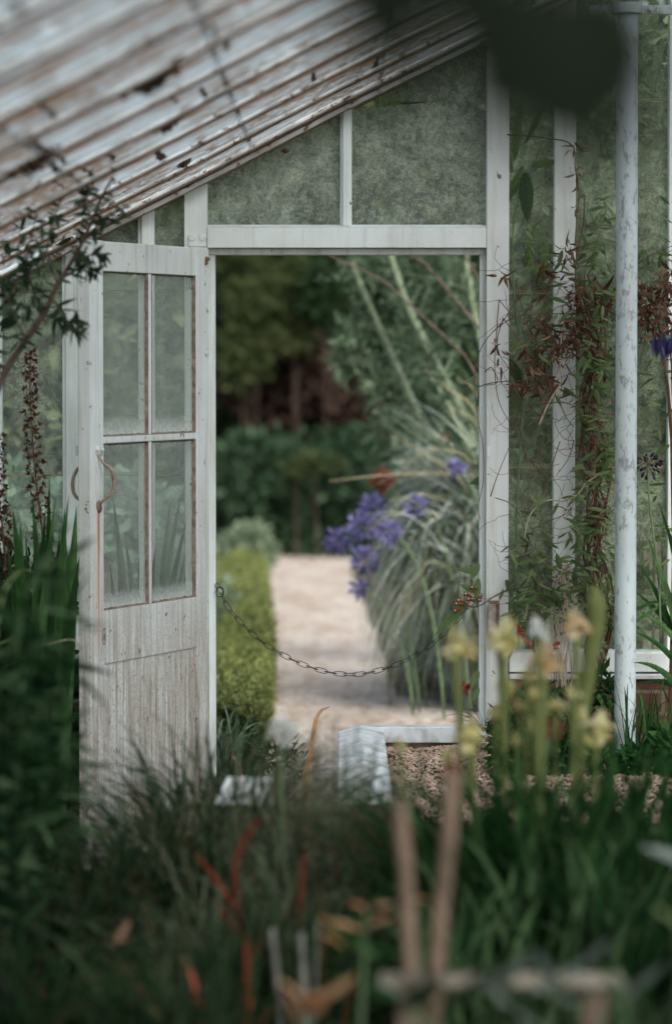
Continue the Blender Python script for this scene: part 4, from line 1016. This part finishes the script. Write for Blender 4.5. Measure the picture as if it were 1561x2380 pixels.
for (x1,y1,wd) in [(1475,1375,.03),(1482,1310,.028),(1500,1240,.03),(1530,1170,.03),(1478,1470,.026),(1560,1130,.03),(1472,1540,.022),(1600,1100,.03),(1488,1420,.026),(1512,1280,.024),(1475,1590,.02),(1545,1210,.026),(1640,1150,.03),(1590,1260,.03)]:
    c_ = at(x1, y1, -.45 + ru(-.2,.1)); mb.blade(bez(rt + Vector((ru(-.04,.04),ru(-.05,.05),ru(-.1,.1))), (rt+c_)/2 + Vector((ru(.0,.05),0,.06)), c_, 9), wd*1.3, Vector((.4,.3,1)))
for (pts) in ([(1478,1418),(1520,1400),(1561,1408)], [(1478,1445),(1530,1410),(1575,1370)]):
    mb.blade(smooth_path([at(x, y, -.5) for x, y in pts], 4), .014, Vector((0,.3,1)))
mb.build('leaves', M['g_sword'], root)
root = empty('grass_tuft', at(1530, 1790, -.6), 'thin green grass tuft at the foot of the column', 'grass tuft')
mb = MB(); fan(mb, at(1525, 1800, -.6), 70, .34, .009, .5, 1, .4, jit=.12); mb.build('blades', M['g_mid'], root)
root = empty('seed_umbel', at(1532, 1500, -.5), 'dark spent umbel of drooping buds right of the column', 'seed head')
hc = at(1505, 1082, -.5)
mb = MB(); mb.tube(smooth_path([at(1535,1500,-.5), at(1530,1350,-.5), at(1512,1200,-.5), at(1506,1130,-.5), hc], 4), .0042, .003, n=7); mb.build('stem', M['stem_green'], root, smooth=True)
mb = MB(); mb2 = MB()
for i in range(34):
    d = rdir(.15); e_ = hc + d*ru(.026,.038) ; e2 = e_ + (d + Vector((0,0,-.5))).normalized()*.016
    mb.tube([hc, e_], .0008, n=4); mb2.tube([e_, (e_+e2)/2, e2], lambda q: .0025+.002*math.sin(3.1*q), n=6)
mb.build('pedicels', M['stem_brown'], root); mb2.build('buds', M['purple_dark'], root, smooth=True)
root = empty('drooping_flower', at(1580, 1500, -1.6), 'dark violet drooping flower head at the right edge of the picture', 'flower')
hc = at(1545, 785, -1.6)
mb = MB(); mb.tube(smooth_path([at(1640,1500,-1.6), at(1625,1100,-1.6), at(1590,860,-1.6), at(1560,790,-1.6), hc], 4), .004, n=7); mb.build('stem', M['stem_green'], root, smooth=True)
mb = MB()
for i in range(26):
    p = hc + Vector((ru(-.03,.05), ru(-.03,.03), ru(-.015,.015))); mb.leaf(p, Vector((ru(-.4,.3), ru(-.3,.3), -1)), rdir(), ru(.04,.065), ru(.012,.018), bend=.1)
mb.build('petals', M['purple_dim'], root)

# ---------------------------------------------------------------- left side
branch = empty('leafy_branch', at(-60, 1500, -2.1), 'blurred leafy branch crossing the upper left in front of the roof', 'branch')
M_ = [[(-60,1060),(5,880),(60,790),(100,730),(135,660),(165,610),(190,565),(215,510),(235,460),(262,410)],
      [(100,730),(70,650),(62,600),(75,540),(85,500)], [(135,660),(110,590),(120,520),(140,470),(128,440)], [(165,610),(215,590),(245,590)], [(190,565),(230,520),(255,500),(300,480)],
      [(60,790),(20,700),(0,660),(-30,600)], [(150,640),(200,620),(225,635)], [(5,880),(-20,780),(20,700),(45,640)], [(215,510),(200,470),(215,430)], [(100,730),(150,750),(185,740)], [(120,690),(165,760),(190,770)]]
wood = MB(); lv = MB()
for k, pts in enumerate(M_):
    P = smooth_path([at(x, y, -2.1 + (.12*math.sin(k*2.1+i) if k else 0)) for i, (x, y) in enumerate(pts)], 5)
    wood.tube(P, .0105 if k == 0 else .0035, .003 if k == 0 else .0015, n=7)
    leafy_stem(lv, P, 46 if k == 0 else 26, .056, .017, 0, .2 if k == 0 else .1, .75, bend=.3)
wood.build('wood', M['bark'], branch, smooth=True)
for c_ in ((20,560),(70,580),(30,680),(120,560),(60,700),(20,780)):
    for _ in range(15):
        lv.leaf(at(rnd.gauss(c_[0],30), rnd.gauss(c_[1],36), -2.1+ru(-.2,.2)), rdir(-.1), rdir(.6), ru(.035,.06), ru(.012,.02), bend=.3)
lv.build('leaves', M['g_branch'], branch)
tag(branch)

def spike(pts, y, label, n, rb):
    root = empty('seed_spike', at(*pts[0], y), label, 'seed spike', 'dried brown seed spikes left of the door')
    P = smooth_path([at(a, b, y) for a, b in pts], 6); mb = MB(); mb.tube(P, .004, .0015, n=6)
    N = len(P)-1; mb2 = MB()
    for i in range(n):
        t = .12 + .88*i/n; f = t*N; a_ = min(int(f), N-1); p = P[a_].lerp(P[a_+1], f-a_)
        an = i*2.4; l = rb*(1-.55*t)*ru(.8,1.15); d = Vector((math.cos(an), math.sin(an), .28)).normalized(); e_ = p + d*l
        mb.tube([p, e_], .0011, n=4)
        for q in range(9):
            d2 = (rdir(.4) + d*.4).normalized(); c_ = e_ + d2*.003; mb2.leaf(c_, d2, rdir(), ru(.010,.019), .009, bend=.1, n=3)
    mb.build('stem', M['stem_brown'], root); mb2.build('seed_pods', M['seed'], root)
spike([(104,1420),(98,1240),(82,1100),(72,960),(70,815)], -1.0, 'tall dried seed spike standing left of the door', 72, .030)
spike([(22,1420),(8,1250),(-2,1150),(-6,1000)], -1.05, 'dried seed spike cut by the left edge of the picture', 52, .028)

def swords(rx, ry, y, tips, label, mat='g_sword', wd=.03, nm='sword_leaf_plant', flat=1):
    root = empty(nm, (at(rx, ry, y).x, y, 0), label, 'plant')
    mb = MB()
    for k, (x1, y1) in enumerate(tips):
        b_ = at(rx, ry, y) + Vector((ru(-.06,.06), ru(-.06,.06)*flat, 0)); b_.z = .02; c_ = at(x1, y1, y + ru(-.1,.1)*flat)
        mb.blade(bez(b_, Vector((b_.x*.6+c_.x*.4, b_.y, b_.z + (c_.z-b_.z)*.55)), c_, 10), wd*ru(.7,1.2), Vector((1, ru(-.8,.8)*flat, 0)), prof=lambda q: (.55 + .45*math.sin(q*2.6))*(1-q**5)+.02)
    mb.build('leaves', M[mat], root)
swords(95, 1800, -1.15, [(15,1250),(30,1185),(48,1205),(115,1100),(105,1190),(150,1180),(140,1230),(160,1150),(178,1175),(60,1240),(88,1260),(125,1280),(10,1330),(170,1250),(75,1150),(40,1290),(185,1290),(130,1150)], 'clump of upright sword leaves left of the door', wd=.045)
swords(330, 1800, -.10, [(262,1150),(330,1185),(300,1290),(275,1270),(345,1280),(395,1165),(440,1180),(420,1150),(450,1255),(430,1290),(330,1250),(415,1300),(255,1310),(290,1240),(372,1330),(450,1310),(360,1270),(310,1340)], 'green sword leaves standing behind the open door glass', wd=.036, flat=.2)
root = empty('bamboo_like_plant', (at(60,2000,-4.1).x, -4.1, 0), 'dark plant with soft arching narrow leaves left of the door', 'plant')
mb = MB(); st_ = MB()
for i in range(26):
    b_ = at(ru(-140,150), 2000, -4.1 + ru(-.4,.5)); b_.z = 0; tx, ty = ru(-120,170), ru(1300,1800); c_ = at(tx, ty, -4.1 + ru(-.5,.5))
    P = bez(b_, (b_+c_)/2 + Vector((ru(-.1,.1), 0, .2)), c_, 10); st_.tube(P, .004, .0015, n=5)
    leafy_stem(mb, P, 26, .16, .026, 0, .4, .7, bend=.55)
mb.build('leaves', M['g_arch'], root); st_.build('stems', M['g_dark'], root)
root = empty('striped_blade', at(10, 1700, -1.9), 'single curved yellow green blade at the left picture edge', 'plant')
mb = MB(); mb.blade(smooth_path([at(x, y, -1.9) for x, y in ((-25,1700),(-15,1500),(-5,1430),(15,1365),(50,1328),(80,1330))], 5), .035, Vector((1,.2,0)), prof=lambda q: 1-.9*q**2)
mb.blade(smooth_path([at(x, y, -1.8) for x, y in ((-10,1500),(40,1480),(95,1462))], 5), .010, Vector((0,.3,1)))
mb.build('leaf', M['g_vine'], root)
root = empty('dry_stalk', at(0, 1600, -1.9), 'pale thin dry stalk bending through the dark leaves at left', 'stalk')
mb = MB(); mb.tube(smooth_path([at(x, y, -1.9) for x, y in ((-20,1590),(10,1555),(60,1520),(120,1495),(165,1487),(185,1497))], 5), .003, .0015, n=5); mb.build('stem', M['stem_pale'], root)
shrub('ferny_creeper', 'small leaved creeper in the dark corner at the lower left', 'creeper', [(60,1880,70,60),(130,1800,50,24),(40,2000,80,70),(120,1960,60,50),(20,2150,90,80)], -2.3, 'g_mid', 2600, .022, .013, 14, .5, stem='stem_brown')
shrub('dark_bush', 'unlit leafy bush filling the gap beside the door foot', 'bush', [(60,1650,110,150),(20,1450,120,140),(130,1850,70,110),(-150,1700,120,300)], -.5, 'g_dark', 4200, .07, .025, 14, .5)

# ---------------------------------------------------------------- plant label on the path side
sg = empty('plant_label', at(570, 1850, -2.9), 'tilted white printed plant label half hidden by the foreground grass', 'sign')
tl, tr_, bl_, br_ = at(528,1806,-2.95), at(640,1806,-2.95), at(500,1868,-3.05), at(632,1868,-3.05)
nrm = (tr_-tl).cross(bl_-tl).normalized(); 
if nrm.y > 0: nrm = -nrm
mb = MB(); th = -nrm*.004
mb.add([tl,tr_,br_,bl_,tl+th,tr_+th,br_+th,bl_+th], [(0,1,2,3),(7,6,5,4),(0,4,5,1),(1,5,6,2),(2,6,7,3),(3,7,4,0)]); mb.build('plate', M['sign'], sg)
mb = MB()
for r_ in range(7):
    v0 = .10 + r_*.115; u = .12 + (.02 if r_ else .18)
    while u < (.90 if r_ else .7):
        wl = ru(.03,.11)
        for q in range(int(wl/.014)):
            uu = u + q*.014; hh = ru(.05,.07)
            f = lambda a_, b_: (tl.lerp(tr_, a_)).lerp(bl_.lerp(br_, a_), b_) + nrm*.0008
            mb.add([f(uu,v0), f(uu+.009,v0), f(uu+.009,v0+hh), f(uu,v0+hh)], [(0,1,2,3)])
        u += wl + .02
mb.build('print', M['ink'], sg)
mb = MB(); c_ = (bl_+br_)/2; mb.tube([c_, (c_.x, c_.y+.02, 0)], .006, n=6); mb.build('stake', M['dark_metal'], sg)

# ---------------------------------------------------------------- foreground beds (all well in front of the focus)
def clump(px, y, n, L, W, lean, label, mat='g_fore', nm='grass_clump', reds=0, droop=.55, jit=.12, z0=.1, az=None, spread=1, cat='grass clump'):
    x = at(px, 1900, y).x; root = empty(nm, (x, y, z0), label, cat)
    mb = MB(); fan(mb, (x, y, z0), n, L, W, lean, spread, droop, jit=jit, az=az); mb.build('blades', M[mat], root)
    if reds:
        mb = MB(); fan(mb, (x, y, z0), reds, L*.72, W*1.5, lean*.7, spread, droop*.5, jit=jit, az=az); mb.build('red_stems', M['red_stem'], root)
    return root
clump(500, -3.0, 420, .76, .013, .95, 'large clump of dark arching grass before the door foot', reds=6)
clump(380, -3.6, 300, .66, .012, .9, 'dark arching grass clump at the lower left of the door', reds=3)
clump(640, -4.4, 300, .52, .012, .7, 'dark grass clump with a few red stems at bottom centre', reds=10)
clump(180, -3.9, 260, .60, .013, .9, 'shadowy grass clump in the lower left corner', reds=0)
clump(60, -4.6, 200, .50, .014, .9, 'darkest low grass at the bottom left edge', reds=2)
clump(440, -5.0, 240, .52, .012, .8, 'fine bladed grass at the bottom left of the red stems', reds=4)
clump(470, -3.25, 520, .74, .0065, .95, 'fine lighter arching grass spilling in front of the boarded door panel', 'g_mound', droop=.6, jit=.16)
clump(700, -3.6, 460, .66, .0065, .85, 'fine tangled grass mound below the plant label', 'g_mound', droop=.6, jit=.18)
clump(590, -4.2, 420, .54, .0075, .9, 'tangled fine grass mound around the red blades', 'g_mound', droop=.6, jit=.2)
def heath(px, y, r, h, n, label, mat='g_soft'):
    x = at(px, 1900, y).x; root = empty('feathery_bush', (x, y, 0), label, 'bush')
    mb = MB(); st = MB()
    for i in range(n):
        a_ = ru(0,6.28); l = h*ru(.7,1.05); o = Vector((math.cos(a_), math.sin(a_), 0))*r*ru(.2,1); p0 = Vector((x, y, 0)) + o*.4
        P = [p0, p0 + o*.3 + Vector((0,0,l*.5)), p0 + o*.7 + Vector((ru(-.02,.02),0,l))]; st.tube(P, .003, .0012, n=4)
        leafy_stem(mb, smooth_path(P, 3), 55, .032, .005, 0, .3, .6, bend=.1)
    cloud(mb, (x, y, h*.40), (r*1.1, r, h*.42), 2600, .034, .008, 26, .4, .5)
    mb.build('foliage', M[mat], root); st.build('stems', M['stem_brown'], root)
heath(770, -3.5, .26, .74, 90, 'grey green feathery bush before the path and coping')
heath(690, -3.4, .20, .62, 64, 'softer grey green bush left of the white flower stem')
heath(850, -3.7, .22, .68, 70, 'feathery bush at the near end of the coping')
umbel((658,1700), 30, -3.7, 'round white flower blurred before the path', 'white', 120, basex=at(690,1900,-3.7).x, group=None, L=.022)
# two thick stalks
for pts, lab in (([(972,2700),(962,2380),(950,2150),(940,1990),(928,1880)], 'left of the two thick pale brown stalks at bottom centre'), ([(1000,2700),(1008,2380),(1022,2150),(1042,1950),(1052,1795)], 'right and taller of the two thick brown stalks')):
    root = empty('cut_stalk', at(*pts[0], -5.8), lab, 'stalk', 'two thick stalks in the foreground')
    P = smooth_path([at(a, b, -5.8) for a, b in pts], 6); mb = MB()
    mb.tube(P, lambda t: 0.0135 + (.0018 if int(t*24) % 6 == 0 else 0), n=12); mb.build('stem', M['stalk'], root, smooth=True)
    mb = MB(); flowerball(mb, P[-1], .010, 16, .016, .010); mb.build('bud', M['redorange' if 'taller' in lab else 'stalk'], root)
# orange and yellow leaves low in the middle
root = empty('autumn_leaf_plant', at(760, 2500, -5.9), 'plant with blurred orange and peach leaves at the bottom centre', 'plant')
for (x0,y0,x1,y1,wd) in [(700,2320,670,2265,.03),(690,2340,760,2280,.05),(740,2330,810,2245,.045),(720,2350,745,2290,.05),(700,2400,690,2300,.03)]:
    a_, b_ = at(x0,y0,-5.9), at(x1,y1,-6.0); mb = MB(); mb.leaf(a_, b_-a_, (.3,-.6,.8), (b_-a_).length*1.1, wd, bend=.15, n=6); mb.build('leaf', M['orange_leaf'], root)
mb = MB(); mb.tube([at(720,2700,-5.9), at(715,2450,-5.9), at(720,2330,-5.9)], .004, n=5); mb.build('stem', M['stem_green'], root)
root = empty('yellow_edged_plant', at(830, 2500, -5.5), 'green plant with yellow orange leaf tips left of the two stalks', 'plant')
mb = MB()
for (x0,y0,x1,y1,wd) in [(840,2160,800,2130,.02),(860,2150,905,2110,.022),(850,2110,830,2085,.02),(800,2170,765,2120,.02),(870,2110,910,2080,.02),(800,2200,770,2160,.022),(960,2090,1000,2075,.02)]:
    a_, b_ = at(x0,y0,-5.5), at(x1,y1,-5.6); mb.leaf(a_, b_-a_, (.3,-.6,.8), (b_-a_).length*1.2, wd*1.2, bend=.15, n=6)
mb.build('yellow_leaf', M['orange_leaf'], root)
mb = MB()
for i in range(26):
    a_ = at(ru(790,920), ru(2120,2330), -5.4); mb.leaf(a_, Vector((ru(-1,1),ru(-.3,.3),ru(-.2,.9))), rdir(.6), ru(.04,.08), ru(.02,.03), bend=.2)
mb.build('leaf', M['g_mid'], root)
mb = MB(); mb.tube([at(830,2700,-5.5), at(838,2400,-5.5), at(850,2120,-5.5)], .004, n=5); mb.build('stem', M['stem_green'], root)
root = empty('dry_leaf_spray', at(390, 2500, -4.9), 'orange brown dry leaves in the dark grass at lower left', 'plant')
for (x0,y0,x1,y1,wd) in [(425,2440,375,2335,.03),(410,2400,385,2350,.03),(450,2320,395,2300,.012),(300,2140,270,2190,.016),(250,2190,300,2170,.014),(440,2500,420,2420,.03)]:
    a_, b_ = at(x0,y0,-4.9), at(x1,y1,-4.95); mb = MB(); mb.leaf(a_, b_-a_, (.3,-.6,.8), (b_-a_).length, wd, bend=.2, n=6); mb.build('leaf', M['dry'], root)
root = empty('red_blade_plant', at(540, 2600, -4.2), 'few deep red blades rising out of the dark grass at lower left centre', 'plant')
for pts in ([(640,2400),(590,2240),(545,2115),(500,2040),(455,1985)], [(590,2400),(560,2150),(548,2010),(585,1930),(605,1900)], [(620,2400),(590,2230),(545,2160),(500,2095)], [(705,2450),(700,2200),(702,2080),(708,1980)]):
    mb = MB(); mb.blade(smooth_path([at(x, y, -4.2) for x, y in pts], 4), .013, Vector((1,.5,.2)), prof=lambda q: .35 + .65*math.sin(math.pi*min(1,q*1.02)**1.5)); mb.build('blade', M['redblade'], root)
# pale stubby stems bottom centre
root = empty('pale_stem_cluster', at(650, 2500, -4.9), 'cluster of pale whitish stems low among the red ones', 'stems')
mb = MB()
for (x0,x1,yt,r_) in [(660,632,2160,.010),(705,700,2170,.011),(715,738,2140,.004)]:
    mb.tube(smooth_path([at(x0,2600,-4.9), at((x0+x1)/2+4,2350,-4.9), at(x1,yt,-4.9)], 4), r_*.8, r_*.5, n=8)
mb.build('stems', M['stem_grey'], root, smooth=True)

# right: broad mass of green strap leaves with yellow pitcher plants rising from it
for k, (px, y, n, L, W, lab) in enumerate([(1180,-4.1,170,.74,.030,'dark green strap leaved clump below the yellow pitchers'),(1340,-4.2,170,.72,.030,'dense strap leaved clump below the tallest green pitcher'),(1500,-4.0,170,.72,.032,'strap leaved clump at the right edge below the column'),(1090,-3.9,110,.60,.026,'strap leaved clump beside the gravel and coping'),
        (1250,-4.3,130,.56,.030,'deep green strap leaves at the lower middle right'),(1420,-4.5,150,.58,.032,'deep green strap leaves at the lower right'),(1590,-4.2,120,.66,.034,'strap leaves running out of the right edge'),(1110,-4.6,110,.50,.028,'dark strap leaves right of the two stalks')]):
    clump(px, y, n, L, W, .55, lab, 'g_mid' if k < 4 else 'g_sword2', 'strap_leaf_clump', 0, .35, .14, .12, cat='strap leaved plant')
heath(965, -3.9, .15, .62, 44, 'greener feathery bush between the coping and the strap leaves', 'g_mid')
def pitcher(px, base, py, y, r, label, mat='yellow', curl=0, lidr=None):
    root = empty('pitcher_plant', (at(base, 1900, y).x, y, .1), label, 'pitcher plant', 'yellow pitcher plants on the right')
    c_ = at(px, py, y); b_ = Vector((at(base, 1900, y).x, y, .1)); k = 1/scale_at(y)
    P = bez(b_, Vector((b_.x*.7+c_.x*.3, y, b_.z+(c_.z-b_.z)*.6)), c_ - Vector((0,0,r*k*.4)), 10)
    mb = MB(); mb.tube(P, lambda t: k*r*(.10 + .24*t**3), n=10); mb.build('tube', M['pitcher'], root, smooth=True)
    R_ = (lidr or r)*k*1.4; mb = MB(); nn_ = 22
    for q in range(nn_):      # frilled, drooping hood of overlapping lobes
        an = 2*math.pi*q/nn_ + ru(-.4,.4); o = Vector((math.cos(an), math.sin(an), ru(-.5,.45)))
        mb.leaf(c_ + Vector((ru(-.3,.3)*R_,ru(-.3,.3)*R_,R_*ru(-.25,.4))), o, (0,0,1), R_*ru(.55,.95), R_*ru(.6,.95), bend=ru(.2,.8), n=4)
    for q in range(3): mb.leaf(c_, Vector((ru(-.6,.6), ru(-.5,.5), 1)), rdir(), R_*ru(.7,1.0), R_*.7, bend=.5)
    mb.build('hood', M[mat], root, smooth=True)
for a in [(1060,1085,1500,-4.1,38,'pale yellow pitcher hood hanging over the grass, left of the post','yellow'),(1165,1185,1482,-4.1,42,'yellow pitcher hood in front of the post below the strike box','yellow'),
          (1265,1255,1530,-4.1,36,'peach and yellow pitcher hood beside the dead stems','peach'),(1340,1330,1448,-4.1,34,'cream pitcher hood high by the column, left of the tall club','peach'),
          (1092,1110,1705,-4.1,40,'pale yellow pitcher hood low over the kerb','yellow'),(1385,1370,1692,-4.1,34,'deep yellow hood low between the club and the column','yellow'),
          (1175,1170,1600,-4.0,26,'small yellow hood low in front of the post','yellow'),(1225,1220,1570,-4.1,20,'slim greenish hood between the first peach hood and the post','yellow'),(1290,1290,1640,-4.0,24,'short yellow green hood under the peach one','yellow'),
          (1245,1245,1690,-4.0,20,'small pale hood deep in the group','yellow'),(1330,1325,1610,-4.1,18,'slender hood just left of the club stem','yellow'),(930,960,1735,-3.9,16,'little green hood by the corner of the coping','yellow'),(1250,1262,1462,-4.2,24,'whitish hood behind the peach and crimson flowers','white'),
          (1150,1160,1655,-4.0,18,'yellow green hood just above the pale kerb hood','yellow'),(1205,1205,1640,-4.0,17,'small lime hood between the post and the short hood','yellow'),(1245,1240,1610,-4.1,19,'lime hood right under the peach hood','yellow'),(1350,1345,1660,-4.0,16,'small lime hood at the foot of the club','yellow'),(1040,1050,1760,-4.0,17,'low green yellow hood right of the coping','yellow'),(1200,1195,1720,-4.0,15,'lowest lime hood among the strap leaf tips','yellow')]:
    pitcher(*a)
root = empty('tall_green_club', (at(1330,1900,-3.7).x, -3.7, .1), 'tallest plain green pitcher, a closed club beside the column', 'pitcher plant')
P = smooth_path([at(1345,1950,-3.7), at(1350,1700,-3.7), at(1370,1550,-3.7), at(1385,1440,-3.7), at(1382,1362,-3.7)], 6)
mb = MB(); mb.tube(P, lambda t: .011 + .013*t if t < .86 else .0222*max(.12,(1-t)/.14)**.5, n=12); mb.build('tube', M['pitcher'], root, smooth=True)
umbel((1285,1690), 20, -3.5, 'blurred brick red flower low among the pitchers', 'redorange', 60, basex=at(1290,1900,-3.5).x, group=None, L=.02)
# bench edge and big pale leaves in the bottom right corner
bench = empty('bench', at(1160, 2300, -5.9), 'low narrow bench with a pale board top behind broad leaves', 'bench')
a_, b_ = at(880,2266,-5.95), at(1445,2266,-5.95)
mb = MB(); mb.box(a_.x, b_.x, -6.0, -5.93, a_.z-.014, a_.z); mb.build('top_board', M['benchwood'], bench, bevel=.004)
for x in (a_.x+.05, b_.x-.05):
    mb = MB(); mb.box(x-.02, x+.02, -5.99, -5.95, 0, a_.z-.015); mb.build('leg', M['bark'], bench)
def bigleaves(lab, ls, y, mat, nm='broad_leaf_plant', base=(1200,2700)):
    root = empty(nm, at(*base, y), lab, 'plant'); st = MB()
    for (x0,y0,x1,y1,wd) in ls:
        p, q = at(x0,y0,y), at(x1,y1,y-.12); mb = MB(); mb.leaf(p, q-p, (.2,-.5,.9), (q-p).length*1.05, wd, bend=.15, n=7); mb.build('leaf', M[mat], root)
        st.tube(bez(at(*base, y), at((base[0]+x0)/2, (base[1]+y0)/2, y+.03), p, 6), .005, .003, n=5)
    st.build('stems', M['stem_green'], root)
bigleaves('pale grey broad leaves above the bench edge', [(1100,2300,1160,2225,.045),(1220,2310,1330,2240,.045),(950,2330,900,2260,.03),(1380,2300,1330,2225,.04),(1150,2300,1230,2180,.04),(1290,2290,1270,2190,.035),(1310,2270,1410,2150,.038),(1180,2330,1130,2260,.04),(1340,2330,1260,2270,.04),(1430,2330,1530,2210,.045),(1250,2380,1180,2300,.05)], -6.1, 'g_pale')
bigleaves('dark broad leaves along the bottom right edge', [(1010,2360,1120,2215,.07),(940,2350,1010,2230,.06),(1480,2330,1400,2215,.09),(1230,2360,1180,2235,.07),(1330,2360,1270,2225,.06),(1100,2400,1200,2290,.07),(1250,2440,1340,2330,.07),(1400,2430,1540,2330,.08),(1000,2450,1080,2350,.06),(1180,2450,1120,2360,.06),(1480,2400,1600,2260,.08),(1330,2480,1440,2390,.07)], -6.5, 'g_fore', base=(1250,2900))
bigleaves('single pale blurred leaf at the right edge', [(1640,2010,1520,1945,.06)], -5.6, 'g_pale', base=(1680,2400))
bigleaves('yellow green blurred leaf at the lower right edge', [(1600,2170,1540,2080,.05)], -6.3, 'g_vine', base=(1680,2500))
# hanging leaves close to the camera
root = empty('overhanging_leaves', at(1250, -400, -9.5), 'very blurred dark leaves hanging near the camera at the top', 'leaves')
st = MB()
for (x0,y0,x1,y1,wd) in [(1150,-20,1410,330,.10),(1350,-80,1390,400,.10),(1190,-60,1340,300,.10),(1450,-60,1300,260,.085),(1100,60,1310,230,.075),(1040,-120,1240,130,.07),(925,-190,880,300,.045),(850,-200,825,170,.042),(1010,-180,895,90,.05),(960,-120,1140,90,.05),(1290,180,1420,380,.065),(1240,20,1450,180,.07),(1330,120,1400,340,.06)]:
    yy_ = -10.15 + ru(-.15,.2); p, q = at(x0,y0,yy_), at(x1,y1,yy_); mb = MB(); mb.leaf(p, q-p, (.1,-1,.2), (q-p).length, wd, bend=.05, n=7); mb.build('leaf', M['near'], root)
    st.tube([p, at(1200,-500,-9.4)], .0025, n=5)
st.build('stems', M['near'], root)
# moss lumps, rusty debris and latch lumps under the roof
def onroof(px, py):
    y = -9.0
    while y < -.12:
        q = at(px, py, y)
        if q.z >= roofz(q.x) + .020: break
        y += .01
    return at(px, py, y)
def moss(px, py, r, label, ax=1.6, gable=False):
    c_ = at(px, py, -.08) if gable else onroof(px, py); o = MB()
    sl_ = Vector((1, 0, .5 if not gable else 0)).normalized()
    for _ in range(420):
        d = rdir(); t_ = max(-1, min(1, rnd.gauss(0,.45))); o.quadleaf(c_ + sl_*(r*ax*t_) + Vector((0, d.y*r*ru(.2,1)*(1-.5*abs(t_)), d.z*r*ru(.1,.7)*(1-.6*abs(t_)))), rdir(), r*.36, r*.26)
    tag(o.build('moss_clump', M['moss']), label, 'moss clump', 'moss clumps under the roof')
for a in [(400,405,.022,'brown moss lump on the roof just above the post left of the fanlight',2.4),(437,425,.022,'small dark moss lump beside the roof edge above the hinge post',1),(428,378,.022,'narrow dark moss tuft above the brown lump on the roof',1),(388,285,.034,'rusty moss tuft midway up the cluster on the roof panes',1.1),
          (348,180,.055,'largest black moss lump, high on the roof',1.3),(75,375,.045,'black and rusty moss lump near the left picture edge on the roof',1.5),(235,512,.014,'small rusty tuft on the roof behind the leafy branch',1.5),(150,560,.018,'rusty debris tuft low on the roof behind the branch leaves',1.6)]:
    moss(a[0], a[1], a[2], a[3], a[4])
moss(663, 350, .012, 'dark roof latch lump hanging below the roof edge over the left fanlight pane', 1, True)  # roof latches, given the shape and material of moss clumps
moss(1130, 110, .013, 'dark roof latch lump hanging at the roof edge by the tall post', 1, True)
